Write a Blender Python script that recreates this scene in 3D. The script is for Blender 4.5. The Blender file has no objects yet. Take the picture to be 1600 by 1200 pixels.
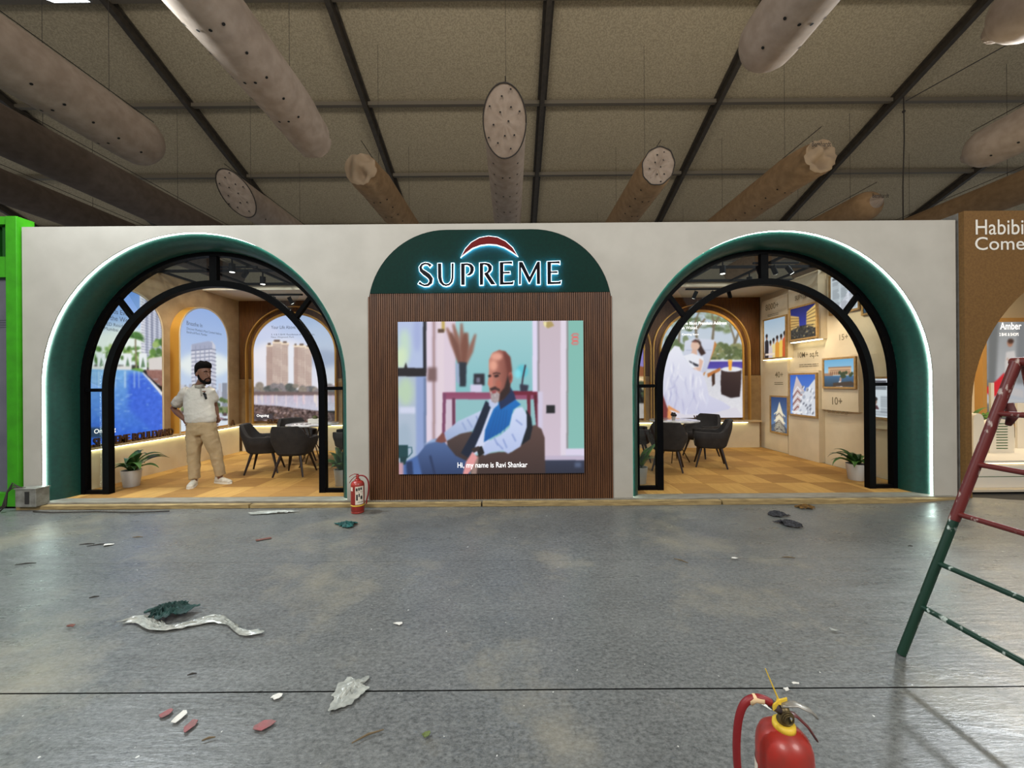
import bpy, bmesh, math, random
import numpy as np
from mathutils import Vector, Matrix, noise as mnoise

# ------------------------------------------------------------------ camera, world, lights, exposure
S = bpy.context.scene
COL = S.collection
R = math.radians
PI = math.pi
CAMZ, F = 1.55, 600.0            # eye height; focal length in pixels of the 1600 px frame
ROLL = 0.0075
cd = bpy.data.cameras.new('camera'); cam = bpy.data.objects.new('camera', cd); COL.objects.link(cam)
cd.sensor_width = 36; cd.lens = F / 1600 * 36; cd.shift_y = -3 / 1600; cd.clip_start = .05; cd.clip_end = 200
cam.matrix_world = Matrix.Translation((0, 0, CAMZ)) @ Matrix.Rotation(R(90), 4, 'X') @ Matrix.Rotation(-ROLL, 4, 'Z')
S.camera = cam

w = bpy.data.worlds.new('World'); S.world = w; w.use_nodes = True
w.node_tree.nodes['Background'].inputs[0].default_value = (.92, .96, 1, 1)
w.node_tree.nodes['Background'].inputs[1].default_value = .20
S.view_settings.view_transform = 'Standard'; S.view_settings.look = 'None'
S.view_settings.exposure = 0.0; S.view_settings.gamma = 1.0; S.view_settings.use_curve_mapping = False
S.cycles.max_bounces = 6; S.cycles.caustics_reflective = False; S.cycles.caustics_refractive = False

def lamp(name, kind, loc, power, color=(1, 1, 1), size=.3, target=None, spot=None, blend=.6):
    l = bpy.data.lights.new(name, kind); l.energy = power; l.color = color
    if kind == 'AREA': l.shape = 'DISK'; l.size = size
    else: l.shadow_soft_size = size
    if spot: l.spot_size = R(spot); l.spot_blend = blend
    o = bpy.data.objects.new(name, l); COL.objects.link(o); o.location = loc
    if target is not None:
        d = Vector(target) - Vector(loc); o.rotation_euler = d.to_track_quat('-Z', 'Y').to_euler()
    return o
# hall floodlights hung under the tent roof (one is in the picture's upper left, one is off to the right; two behind the camera are added fill)
lamp('hall_flood_or_fill', 'AREA', (-5.25, 4.42, 5.93), 360, (.86, .95, 1), .4, (-2.5, 1.5, 0))
lamp('hall_flood_or_fill', 'AREA', (8.05, 5.6, 5.75), 320, (.9, .96, 1), .4, (3, 1.5, 0))
lamp('hall_flood_or_fill', 'AREA', (-4.5, -4.0, 7.6), 600, (1, .96, .90), 4.0, (-3, 4.5, 2))
lamp('hall_flood_or_fill', 'AREA', (5.0, -4.0, 7.6), 600, (1, .96, .90), 4.0, (3, 4.5, 2))

# ------------------------------------------------------------------ helpers
random.seed(7); rng = np.random.default_rng(7)
def at(px, py, Y):
    """photo pixel -> world point on the plane y = Y"""
    dx, dy = px - 800.0, py - 597.0
    u, v = dx - dy * ROLL, dx * ROLL + dy
    return Vector((u * Y / F, Y, CAMZ - v * Y / F))
def ground(px, py, z=0.0):
    dx, dy = px - 800.0, py - 597.0
    v = dx * ROLL + dy
    Y = (CAMZ - z) * F / v
    return at(px, py, Y)
def s2l(c):
    c = np.asarray(c, float) / 255.0
    return np.where(c <= .04045, c / 12.92, ((c + .055) / 1.055) ** 2.4)
def rgb(r, g, b): return tuple(float(v) for v in s2l((r, g, b)))

MATS = {}
def mat(name, c, rough=.6, metal=0.0, c2=None, scale=8.0, bump=0.0, bscale=60.0, emit=None, es=1.0, spec=.5, stretch=None, detail=4.0, lo=.35, hi=.65, coat=0.0):
    if name in MATS: return MATS[name]
    m = bpy.data.materials.new(name); MATS[name] = m; m.use_nodes = True
    nt = m.node_tree; N, L = nt.nodes, nt.links; b = N['Principled BSDF']
    b.inputs['Base Color'].default_value = (*c, 1); b.inputs['Roughness'].default_value = rough
    b.inputs['Metallic'].default_value = metal; b.inputs['Specular IOR Level'].default_value = spec
    b.inputs['Coat Weight'].default_value = coat
    tc = N.new('ShaderNodeTexCoord'); out = tc.outputs['Object']
    if stretch:
        mp = N.new('ShaderNodeMapping'); L.new(out, mp.inputs[0]); mp.inputs['Scale'].default_value = stretch; out = mp.outputs[0]
    if c2 is not None:
        n = N.new('ShaderNodeTexNoise'); n.inputs['Scale'].default_value = scale; n.inputs['Detail'].default_value = detail
        L.new(out, n.inputs['Vector'])
        r = N.new('ShaderNodeValToRGB'); r.color_ramp.elements[0].position = lo; r.color_ramp.elements[1].position = hi
        r.color_ramp.elements[0].color = (*c, 1); r.color_ramp.elements[1].color = (*c2, 1)
        L.new(n.outputs['Fac'], r.inputs[0]); L.new(r.outputs[0], b.inputs['Base Color'])
    if bump:
        n = N.new('ShaderNodeTexNoise'); n.inputs['Scale'].default_value = bscale; n.inputs['Detail'].default_value = 3
        L.new(out, n.inputs['Vector'])
        bp = N.new('ShaderNodeBump'); bp.inputs['Strength'].default_value = bump; bp.inputs['Distance'].default_value = .02
        L.new(n.outputs['Fac'], bp.inputs['Height']); L.new(bp.outputs[0], b.inputs['Normal'])
    if emit is not None:
        b.inputs['Emission Color'].default_value = (*emit, 1); b.inputs['Emission Strength'].default_value = es
    return m
def print_mat(name, s=1.0):
    """backlit print or screen: its picture is a colour attribute of the sheet"""
    if name in MATS: return MATS[name]
    m = bpy.data.materials.new(name); MATS[name] = m; m.use_nodes = True
    N, L = m.node_tree.nodes, m.node_tree.links; b = N['Principled BSDF']
    b.inputs['Base Color'].default_value = (.02, .02, .02, 1); b.inputs['Roughness'].default_value = .45; b.inputs['Specular IOR Level'].default_value = .2
    a = N.new('ShaderNodeVertexColor'); a.layer_name = 'Col'
    L.new(a.outputs[0], b.inputs['Emission Color']); b.inputs['Emission Strength'].default_value = s
    return m
def glass_mat(name, tint=(.93, .96, .95), base=.04):
    if name in MATS: return MATS[name]
    m = bpy.data.materials.new(name); MATS[name] = m; m.use_nodes = True
    nt = m.node_tree; N, L = nt.nodes, nt.links; N.remove(N['Principled BSDF'])
    t = N.new('ShaderNodeBsdfTransparent'); t.inputs[0].default_value = (*tint, 1)
    g = N.new('ShaderNodeBsdfGlossy'); g.inputs['Roughness'].default_value = .02
    lw = N.new('ShaderNodeLayerWeight'); lw.inputs['Blend'].default_value = .5      # Schlick reflectance of a thin pane
    pw = N.new('ShaderNodeMath'); pw.operation = 'POWER'; L.new(lw.outputs['Facing'], pw.inputs[0]); pw.inputs[1].default_value = 5
    ma = N.new('ShaderNodeMath'); ma.operation = 'MULTIPLY_ADD'; L.new(pw.outputs[0], ma.inputs[0]); ma.inputs[1].default_value = 1 - base; ma.inputs[2].default_value = base
    mx = N.new('ShaderNodeMixShader'); L.new(ma.outputs[0], mx.inputs[0]); L.new(t.outputs[0], mx.inputs[1]); L.new(g.outputs[0], mx.inputs[2])
    L.new(mx.outputs[0], N['Material Output'].inputs[0])
    return m

def tag(o, label=None, cat=None, group=None, kind=None):
    if label: o['label'] = label
    if cat: o['category'] = cat
    if group: o['group'] = group
    if kind: o['kind'] = kind
    return o
def thing(name, label, cat, loc=(0, 0, 0), group=None, kind=None):
    o = bpy.data.objects.new(name, None); COL.objects.link(o); o.location = loc; o.empty_display_size = .1
    return tag(o, label, cat, group, kind)
def copy_tree(o, parent=None):
    c = o.copy(); COL.objects.link(c)
    if parent is not None:
        c.parent = parent; c.matrix_parent_inverse = o.matrix_parent_inverse.copy()
    for ch in list(o.children): copy_tree(ch, c)
    return c
def link(name, me, m, parent=None, smooth=False):
    o = bpy.data.objects.new(name, me); COL.objects.link(o)
    if m is not None and not me.materials: me.materials.append(m)
    if smooth:
        me.polygons.foreach_set('use_smooth', [True] * len(me.polygons))
    if parent is not None:
        o.parent = parent     # meshes are written in world coordinates, so only the root's own offset is undone
        o.matrix_parent_inverse = Matrix.Translation(-parent.location) if parent.parent is None else Matrix.Identity(4)
    return o

class G:
    def __init__(s): s.v = []; s.f = []
    def add(s, v, f):
        k = len(s.v); s.v += [tuple(p) for p in v]; s.f += [tuple(i + k for i in q) for q in f]; return s
    def box(s, x0, x1, y0, y1, z0, z1):
        return s.add([(x, y, z) for z in (z0, z1) for y in (y0, y1) for x in (x0, x1)],
                     [(0, 2, 3, 1), (4, 5, 7, 6), (0, 1, 5, 4), (2, 6, 7, 3), (0, 4, 6, 2), (1, 3, 7, 5)])
    def prism(s, pts, d0, d1, ax='Y'):
        """outline in (x, z) pushed along y, or in (y, z) pushed along x, or (x, y) along z"""
        fn = {'Y': lambda p, d: (p[0], d, p[1]), 'X': lambda p, d: (d, p[0], p[1]), 'Z': lambda p, d: (p[0], p[1], d)}[ax]
        n = len(pts)
        return s.add([fn(p, d0) for p in pts] + [fn(p, d1) for p in pts],
                     [tuple(range(n))[::-1], tuple(range(n, 2 * n))] + [(i, (i + 1) % n, n + (i + 1) % n, n + i) for i in range(n)])
    def band(s, a, b, d0, d1, ax='Y', closed=False):
        """strip between two outlines of the same length with thickness"""
        fn = {'Y': lambda p, d: (p[0], d, p[1]), 'X': lambda p, d: (d, p[0], p[1]), 'Z': lambda p, d: (p[0], p[1], d)}[ax]
        n = len(a); V = [fn(p, d0) for p in a] + [fn(p, d0) for p in b] + [fn(p, d1) for p in a] + [fn(p, d1) for p in b]
        Fq = []
        for i in range(n if closed else n - 1):
            j = (i + 1) % n
            Fq += [(i, j, n + j, n + i), (2 * n + i, 3 * n + i, 3 * n + j, 2 * n + j), (i, 2 * n + i, 2 * n + j, j), (n + i, n + j, 3 * n + j, 3 * n + i)]
        if not closed:
            Fq += [(0, n, 3 * n, 2 * n), (n - 1, 3 * n - 1, 4 * n - 1, 2 * n - 1)]
        return s.add(V, Fq)
    def limb(s, pts, rad, n=12, ref=(1, 0, 0), caps=True):
        pts = [Vector(p) for p in pts]; m = len(pts); V = []; Fq = []
        for i, p in enumerate(pts):
            t = (pts[min(i + 1, m - 1)] - pts[max(i - 1, 0)]).normalized()
            sd = Vector(ref); sd = sd - t * sd.dot(t)
            if sd.length < 1e-3: sd = Vector((0, 1, 0)) - t * t.y
            sd.normalize(); fw = t.cross(sd)
            r = rad[i] if isinstance(rad, (list, tuple)) else rad
            ra, rb = r if isinstance(r, (list, tuple)) else (r, r)
            for k in range(n):
                a = 2 * PI * k / n
                V.append(p + sd * (ra * math.cos(a)) + fw * (rb * math.sin(a)))
        for i in range(m - 1):
            for k in range(n):
                j = (k + 1) % n
                Fq.append((i * n + k, i * n + j, (i + 1) * n + j, (i + 1) * n + k))
        if caps: Fq += [tuple(range(n))[::-1], tuple(range((m - 1) * n, m * n))]
        return s.add(V, Fq)
    def lathe(s, prof, c=(0, 0, 0), n=24, sx=1.0, sy=1.0):
        V = []; Fq = []; m = len(prof)
        for r, z in prof:
            for k in range(n):
                a = 2 * PI * k / n; V.append((c[0] + sx * r * math.cos(a), c[1] + sy * r * math.sin(a), c[2] + z))
        for i in range(m - 1):
            for k in range(n):
                j = (k + 1) % n; Fq.append((i * n + k, i * n + j, (i + 1) * n + j, (i + 1) * n + k))
        Fq += [tuple(range(n))[::-1], tuple(range((m - 1) * n, m * n))]
        return s.add(V, Fq)
    def ball(s, c, r, n=12, m=8):
        rx, ry, rz = r if isinstance(r, (tuple, list)) else (r, r, r)
        prof = [(math.sin(PI * (i + .08) / (m + .16)), -math.cos(PI * (i + .08) / (m + .16))) for i in range(m + 1)]
        V = []; k0 = len(s.v)
        return s.lathe_xyz(prof, c, rx, ry, rz, n)
    def lathe_xyz(s, prof, c, rx, ry, rz, n):
        V = []; Fq = []; m = len(prof)
        for r, z in prof:
            for k in range(n):
                a = 2 * PI * k / n; V.append((c[0] + rx * r * math.cos(a), c[1] + ry * r * math.sin(a), c[2] + rz * z))
        for i in range(m - 1):
            for k in range(n):
                j = (k + 1) % n; Fq.append((i * n + k, i * n + j, (i + 1) * n + j, (i + 1) * n + k))
        Fq += [tuple(range(n))[::-1], tuple(range((m - 1) * n, m * n))]
        return s.add(V, Fq)
    def mesh(s, name, fix=True):
        me = bpy.data.meshes.new(name); me.from_pydata(s.v, [], s.f)
        if fix:
            bm = bmesh.new(); bm.from_mesh(me); bmesh.ops.recalc_face_normals(bm, faces=bm.faces); bm.to_mesh(me); bm.free()
        me.update(); return me
    def build(s, name, m, parent=None, smooth=False, bevel=0.0, auto=None):
        me = s.mesh(name)
        o = link(name, me, m, parent, smooth)
        if smooth and auto:
            me.set_sharp_from_angle(angle=R(auto))
        if bevel:
            b = o.modifiers.new('bevel', 'BEVEL'); b.width = bevel; b.segments = 2; b.limit_method = 'ANGLE'
        return o
def baked(o_mesh, mods):
    """run modifiers on a mesh and return the result as plain mesh data"""
    t = bpy.data.objects.new('temp', o_mesh); COL.objects.link(t)
    for kind, kw in mods:
        m = t.modifiers.new(kind, kind)
        for k, v in kw.items(): setattr(m, k, v)
    dg = bpy.context.evaluated_depsgraph_get()
    me = bpy.data.meshes.new_from_object(t.evaluated_get(dg))
    bpy.data.objects.remove(t)
    return me
def fused(g, name, m, parent, vox, smooth_it=4):
    """closed lofts that overlap become one continuous skin"""
    me = baked(g.mesh(name), [('REMESH', dict(mode='VOXEL', voxel_size=vox)), ('SMOOTH', dict(factor=.5, iterations=smooth_it))])
    me.name = name; me.materials.clear()
    return link(name, me, m, parent, True)

def flow(pts, k=6):
    """smooth curve through the points"""
    P_ = [Vector(p) for p in pts]; out = []
    for i in range(len(P_) - 1):
        a, b_, c_, d_ = P_[max(i - 1, 0)], P_[i], P_[i + 1], P_[min(i + 2, len(P_) - 1)]
        for j in range(k):
            t = j / k; out.append(.5 * ((2 * b_) + (c_ - a) * t + (2 * a - 5 * b_ + 4 * c_ - d_) * t * t + (3 * b_ - a - 3 * c_ + d_) * t ** 3))
    return out + [P_[-1]]
def wrinkle(o, amp, sx, sz, seed=0.0):
    """push a garment's skin in and out in soft folds"""
    me = o.data; out = []
    for v in me.vertices:
        c = v.co; f = mnoise.fractal((c.x * sx + seed, c.y * sx, c.z * sz), .8, 2.0, 3)
        r_ = 1 - 2 * abs(mnoise.noise((c.x * sx * .6 - c.z * sz * .5 + seed, c.y * sx * .6, c.z * sz * .7 + 5)))
        out.append(c + v.normal * amp * (.6 * f + .6 * r_ ** 3 if r_ > 0 else .6 * f))
    me.vertices.foreach_set('co', np.array([tuple(p) for p in out], float).ravel()); me.update()
def arch(cx, zc, r, z0, n=40, rz=None):
    rz = rz or r
    return [(cx - r, z0)] + [(cx - r * math.cos(PI * i / n), zc + rz * math.sin(PI * i / n)) for i in range(n + 1)] + [(cx + r, z0)]

TEXT_CACHE = {}
def text_mesh(body, offset=0.0, extrude=0.0):
    cu = bpy.data.curves.new('text', 'FONT'); cu.body = body; cu.offset = offset; cu.extrude = extrude; cu.resolution_u = 4
    t = bpy.data.objects.new('text', cu); COL.objects.link(t)
    dg = bpy.context.evaluated_depsgraph_get()
    me = bpy.data.meshes.new_from_object(t.evaluated_get(dg)); bpy.data.objects.remove(t)
    me.materials.clear()
    return me
def lettering(name, body, m, parent, place, width, height=None, offset=0.0, depth=0.0):
    """flat or raised writing; place(u, v, d) maps text-plane coordinates (metres, origin lower left) to the world"""
    me = text_mesh(body, offset, .5 if depth else 0.0)
    n = len(me.vertices); co = np.empty(n * 3); me.vertices.foreach_get('co', co); co = co.reshape(-1, 3)
    lo, hi = co.min(0), co.max(0); k = width / (hi[0] - lo[0]); kh = height / (hi[1] - lo[1]) if height else k
    out = [place((p[0] - lo[0]) * k, (p[1] - lo[1]) * kh, p[2] * depth) for p in co]
    me.vertices.foreach_set('co', np.array(out, float).ravel()); me.update(); me.name = name
    return link(name, me, m, parent)

# ---- a small painter for prints and the screen (colours in 0..255, geometry in photo pixels or wall metres)
def blur1(a, r):
    if r < 1: return a
    r = int(r)
    for ax in (0, 1):
        for _ in range(2):
            p = np.pad(a, [(r + 1, r) if i == ax else (0, 0) for i in range(2)], mode='edge')
            c = np.cumsum(p, axis=ax)
            a = (np.take(c, range(2 * r + 1, c.shape[ax]), ax) - np.take(c, range(0, c.shape[ax] - 2 * r - 1), ax)) / (2 * r + 1)
    return a
class Cv:
    def __init__(s, a0, a1, z0, z1, res, tf=None, ss=2):
        s.e = (a0, a1, z0, z1); s.ss = ss; s.W = max(4, int((a1 - a0) * res) * ss); s.H = max(4, int((z1 - z0) * res) * ss)
        s.tf = tf or (lambda x, y: (x, y)); s.im = np.zeros((s.H, s.W, 3))
    def px(s, pts):
        a0, a1, z0, z1 = s.e; q = np.array([s.tf(*p) for p in pts], float)
        return np.stack([(q[:, 0] - a0) / (a1 - a0) * s.W, (z1 - q[:, 1]) / (z1 - z0) * s.H], 1)
    def mask(s, pts, blur=0):
        q = s.px(pts); b = int(blur * 4 + 2)
        x0, x1 = int(max(0, q[:, 0].min() - b)), int(min(s.W, q[:, 0].max() + b)); y0, y1 = int(max(0, q[:, 1].min() - b)), int(min(s.H, q[:, 1].max() + b))
        if x1 <= x0 or y1 <= y0: return None
        X, Y = np.meshgrid(np.arange(x0, x1) + .5, np.arange(y0, y1) + .5); ins = np.zeros(X.shape, bool)
        for i in range(len(q)):
            xa, ya = q[i]; xb, yb = q[i - 1]
            if ya == yb: continue
            ins ^= ((ya > Y) != (yb > Y)) & (X < (xb - xa) * (Y - ya) / (yb - ya) + xa)
        mk = ins.astype(float)
        if blur: mk = blur1(mk, blur)
        return mk, slice(y0, y1), slice(x0, x1)
    def poly(s, pts, c, blur=0, a=1.0, c2=None, side=False, noise=0.0, nscale=3):
        r = s.mask(pts, blur)
        if r is None: return s
        mk, sy, sx = r; h, w_ = mk.shape
        colr = np.array(c, float)[None, None, :]
        if c2 is not None:
            t = np.linspace(0, 1, w_)[None, :, None] if side else np.linspace(0, 1, h)[:, None, None]
            colr = colr * (1 - t) + np.array(c2, float)[None, None, :] * t
        colr = np.broadcast_to(colr, (h, w_, 3))
        if noise:
            k = max(1, int(nscale)); nz = rng.normal(size=(h // k + 2, w_ // k + 2)); nz = np.kron(nz, np.ones((k, k)))[:h, :w_]
            colr = colr + (blur1(nz, max(1, k // 2)) * noise)[:, :, None]
        m3 = (mk * a)[:, :, None]; s.im[sy, sx] = s.im[sy, sx] * (1 - m3) + colr * m3
        return s
    def rect(s, x0, y0, x1, y1, c, **k): return s.poly([(x0, y0), (x1, y0), (x1, y1), (x0, y1)], c, **k)
    def ell(s, cx, cy, rx, ry, c, rot=0.0, **k):
        ca, sa = math.cos(rot), math.sin(rot)
        return s.poly([(cx + rx * math.cos(t) * ca - ry * math.sin(t) * sa, cy + rx * math.cos(t) * sa + ry * math.sin(t) * ca) for t in np.linspace(0, 2 * PI, 25)[:-1]], c, **k)
    def line(s, pts, wd, c, **k):
        wd = wd if isinstance(wd, (list, tuple)) else [wd] * len(pts); l, r_ = [], []
        for i, p in enumerate(pts):
            a, b = pts[max(i - 1, 0)], pts[min(i + 1, len(pts) - 1)]; dx, dy = b[0] - a[0], b[1] - a[1]; d = math.hypot(dx, dy) or 1
            l.append((p[0] - dy / d * wd[i] / 2, p[1] + dx / d * wd[i] / 2)); r_.append((p[0] + dy / d * wd[i] / 2, p[1] - dx / d * wd[i] / 2))
        return s.poly(l + r_[::-1], c, **k)
    def small(s):
        k = s.ss; H, W = s.H // k, s.W // k
        if not getattr(s, 'soft', False):                       # the prints are photographs: no knife edges
            s.im = np.stack([blur1(s.im[:, :, q], 1) for q in range(3)], -1); s.soft = True
        return np.clip(s.im[:H * k, :W * k].reshape(H, k, W, k, 3).mean((1, 3)), 0, 255)
    def sample(s, a, z):
        im = s.small(); a0, a1, z0, z1 = s.e; H, W = im.shape[:2]
        x = np.clip((a - a0) / (a1 - a0) * W - .5, 0, W - 1.001); y = np.clip((z1 - z) / (z1 - z0) * H - .5, 0, H - 1.001)
        xi, yi = x.astype(int), y.astype(int); fx, fy = (x - xi)[..., None], (y - yi)[..., None]
        return (im[yi, xi] * (1 - fx) + im[yi, xi + 1] * fx) * (1 - fy) + (im[yi + 1, xi] * (1 - fx) + im[yi + 1, xi + 1] * fx) * fy
def print_sheet(name, cv, place, m, parent, nx, nz, half=None):
    """a flat sheet that carries the picture; half(z) narrows it to an arch"""
    a0, a1, z0, z1 = cv.e; ac = (a0 + a1) / 2
    t = np.linspace(0, 1, nz + 1)
    if half: t = 1 - (1 - t) ** 1.35
    z = z0 + (z1 - z0) * t
    if half: hw = np.array([max(.004, half(v)) for v in z])
    else: hw = np.full(nz + 1, (a1 - a0) / 2)
    u = np.linspace(-1, 1, nx + 1); A = ac + hw[:, None] * u[None, :]; Z = np.repeat(z[:, None], nx + 1, 1)
    C = s2l(cv.sample(A, Z)); co = place(A.ravel(), Z.ravel())
    i = np.arange(nz)[:, None] * (nx + 1) + np.arange(nx)[None, :]
    q = np.stack([i, i + 1, i + nx + 2, i + nx + 1], -1).reshape(-1, 4)
    me = bpy.data.meshes.new(name); me.vertices.add(len(co)); me.vertices.foreach_set('co', co.astype(np.float32).ravel())
    me.loops.add(q.size); me.loops.foreach_set('vertex_index', q.ravel().astype(np.int32))
    me.polygons.add(len(q)); me.polygons.foreach_set('loop_start', np.arange(0, q.size, 4, dtype=np.int32)); me.update(calc_edges=True)
    at_ = me.color_attributes.new('Col', 'FLOAT_COLOR', 'POINT')
    at_.data.foreach_set('color', np.concatenate([C.reshape(-1, 3), np.ones((len(co), 1))], 1).astype(np.float32).ravel())
    return link(name, me, m, parent)

# ------------------------------------------------------------------ palette
YW, YF, YB, FZ = 4.90, 5.222, 8.65, .063        # front wall, black frames, back wall, booth floor height
M_white = mat('wall_white', rgb(186, 182, 172), .55, c2=rgb(178, 174, 164), scale=3)
M_green = mat('green_paint', rgb(22, 72, 62), .42, c2=rgb(18, 62, 54), scale=25)
M_black = mat('black_metal', (.002, .002, .0025), .5, spec=.06)
M_led = mat('led_cool', (.8, .9, .88), .5, emit=(.78, 1, .92), es=17)
M_ledw = mat('led_warm', (.9, .9, .7), .5, emit=(.95, 1, .62), es=9)
M_ledy = mat('led_amber', (.9, .8, .5), .5, emit=(1, .72, .22), es=.3)
M_plaster = mat('stucco_beige', rgb(176, 150, 112), .7, c2=rgb(158, 132, 96), scale=5, bump=.15, bscale=30)
M_cream = mat('cream_board', rgb(214, 198, 168), .6, c2=rgb(206, 190, 160), scale=4)
M_stone = mat('stone_panel', rgb(164, 134, 92), .6, c2=rgb(146, 116, 78), scale=7, bump=.1, bscale=25)
M_gold = mat('gold_trim', rgb(196, 150, 76), .4, .35)
M_slat = mat('walnut_slat', rgb(126, 82, 40), .5, c2=rgb(104, 66, 32), scale=6, stretch=(6, 6, .6))
M_slat_dark = mat('slat_backing', rgb(26, 14, 8), .8)
M_brown = mat('neighbour_brown', rgb(122, 88, 42), .6, c2=rgb(108, 76, 34), scale=40)

# ------------------------------------------------------------------ ground
m = mat('vinyl_grey', (.1, .1, .1), .36, spec=.5)
nt = m.node_tree; N, L = nt.nodes, nt.links; b = N['Principled BSDF']
tc = N['Texture Coordinate']
def nz(scale, stretch, detail=5, rough=.6):
    mp = N.new('ShaderNodeMapping'); L.new(tc.outputs['Object'], mp.inputs[0]); mp.inputs['Scale'].default_value = stretch
    n = N.new('ShaderNodeTexNoise'); n.inputs['Scale'].default_value = scale; n.inputs['Detail'].default_value = detail; n.inputs['Roughness'].default_value = rough
    L.new(mp.outputs[0], n.inputs['Vector']); return n.outputs['Fac']
def ramp(src, stops):
    r = N.new('ShaderNodeValToRGB'); e = r.color_ramp.elements
    while len(e) < len(stops): e.new(.5)
    for q, (p, c) in zip(e, stops): q.position = p; q.color = (*c, 1)
    L.new(src, r.inputs[0]); return r.outputs[0]
def mixc(fac, a, bb, kind='MIX'):
    x = N.new('ShaderNodeMix'); x.data_type = 'RGBA'; x.blend_type = kind
    if isinstance(fac, float): x.inputs[0].default_value = fac
    else: L.new(fac, x.inputs[0])
    L.new(a, x.inputs[6]) if not isinstance(a, tuple) else setattr(x.inputs[6], 'default_value', (*a, 1))
    L.new(bb, x.inputs[7]) if not isinstance(bb, tuple) else setattr(x.inputs[7], 'default_value', (*bb, 1))
    return x.outputs[2]
base = ramp(nz(1.1, (1, 1.6, 1), 8, .7), [(.3, rgb(66, 68, 69)), (.7, rgb(116, 117, 114))])
base = mixc(.6, base, ramp(nz(38, (1, 1.5, 1), 8, .85), [(.36, rgb(38, 41, 43)), (.66, rgb(146, 149, 147))]))
scr = ramp(nz(13, (.6, 6, 1), 6, .8), [(.60, (0, 0, 0)), (.74, (.8, .8, .8))])
base = mixc(scr, base, rgb(142, 144, 142))
dust = ramp(nz(.85, (1, 1, 1), 6, .65), [(.52, (0, 0, 0)), (.74, (.65, .65, .65))])
base = mixc(dust, base, rgb(158, 150, 128))
speck = ramp(nz(34, (1, 1, 1), 1, .5), [(.79, (0, 0, 0)), (.81, (1, 1, 1))])
base = mixc(speck, base, rgb(200, 200, 194))
L.new(base, b.inputs['Base Color'])
rg = ramp(nz(2.2, (1, 3, 1), 6, .7), [(.3, (.22, .22, .22)), (.7, (.44, .44, .44))]); L.new(rg, b.inputs['Roughness'])
bp = N.new('ShaderNodeBump'); bp.inputs['Strength'].default_value = .3; bp.inputs['Distance'].default_value = .012
L.new(nz(7, (.5, 2.2, 1), 6, .7), bp.inputs['Height']); L.new(bp.outputs[0], b.inputs['Normal'])
M_vinyl = m
floor = thing('floor', 'grey scuffed vinyl sheeting covering the hall ground', None, kind='structure')
def vinyl(y0, y1, x0=-16, x1=16, step=.25):
    nx, ny = int((x1 - x0) / step), max(1, int((y1 - y0) / step)); V = []; Q = []
    for j in range(ny + 1):
        for i in range(nx + 1):
            x, y = x0 + (x1 - x0) * i / nx, y0 + (y1 - y0) * j / ny
            z = .004 * mnoise.noise((x * .7, y * .9, 3))
            if y > 4.0:                                          # buckled where the sheet runs up to the booths
                k = min(1, (y - 4.0) / .5); z += k * (.012 * max(0, mnoise.noise((x * 1.6, y * 2.5, 9))))
                z += .05 * k * math.exp(-((x - 5.75) / .55) ** 2)
            if y < 1.2: z *= .3
            V.append((x, y, z - .004))
    for j in range(ny):
        for i in range(nx):
            a = j * (nx + 1) + i; Q.append((a, a + 1, a + nx + 2, a + nx + 1))
    G().add(V, Q).build('vinyl_sheet', M_vinyl, floor, True)
seam1, seam2 = ground(800, 1077).y, ground(800, 875).y
for y0, y1 in ((-4, -.1), (-.094, seam1 - .004), (seam1 + .004, seam2 - .001), (seam2 + .001, 4.86)): vinyl(y0, y1)
G().box(-16, 16, -4, 9, -.06, -.03).build('sub_floor', mat('sub_floor', (.02, .02, .02), .9), floor)

# booth platform: plank-edged deck under carpet tiles
deck = thing('floor_booth', 'raised booth floor of golden wood-look carpet tiles', None, (0, 6.8, 0), kind='structure')
G().box(-6.24, 5.67, 4.86, 8.8, 0, FZ - .012).build('deck', mat('deck_grey', rgb(130, 124, 112), .6, c2=rgb(104, 100, 92), scale=9), deck)
def carpet(name, stretch, ca, cb):
    return mat(name, rgb(*ca), .75, c2=rgb(*cb), scale=5, stretch=stretch, detail=8, lo=.3, hi=.7, bump=.2, bscale=120)
CARP = [carpet('carpet_a', (.8, 9, 1), (182, 138, 70), (158, 114, 54)), carpet('carpet_b', (9, .8, 1), (200, 156, 84), (180, 136, 68)), carpet('carpet_c', (.8, 9, 1), (168, 124, 60), (144, 102, 46))]
tmesh = []
for k in range(3):
    me = G().box(-.2485, .2485, -.2485, .2485, FZ - .012, FZ).mesh('carpet_tile'); me.materials.append(CARP[k]); tmesh.append(me)
for j in range(7):
    for i in range(24):
        o = bpy.data.objects.new('carpet_tile', tmesh[(0 if (i + j) % 2 else 1) if random.random() > .25 else 2]); COL.objects.link(o)
        o.location = (-5.98 + i * .5 - (.01 if i == 0 else 0), 5.31 + j * .5, 0); o.parent = deck; o.matrix_parent_inverse = Matrix.Translation((0, -6.8, 0))
        if i == 23: o.location.x = 5.40; o.scale.x = .53
    # (rows run from the threshold to the back ledge)
tr = thing('trim_1', 'rough plywood edge strip along the foot of the booth platform', None, (0, 4.82, 0), kind='structure')
Mply = mat('plywood_edge', rgb(176, 152, 104), .75, c2=rgb(132, 112, 74), scale=14, stretch=(.4, 1, 5))
for a, bq in ((-6.2, -3.3), (-3.28, -.4), (-.38, 2.6), (2.62, 5.6)):
    G().box(a, bq, 4.79, 4.86, 0, .047 + random.uniform(-.006, .006)).build('plywood_strip', Mply, tr)
G().box(-6.1, 5.6, 4.862, 5.05, FZ - .012, FZ + .002).build('threshold', mat('threshold', rgb(150, 146, 136), .45, c2=rgb(120, 116, 104), scale=10, stretch=(.6, 4, 1)), tr)

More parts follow.
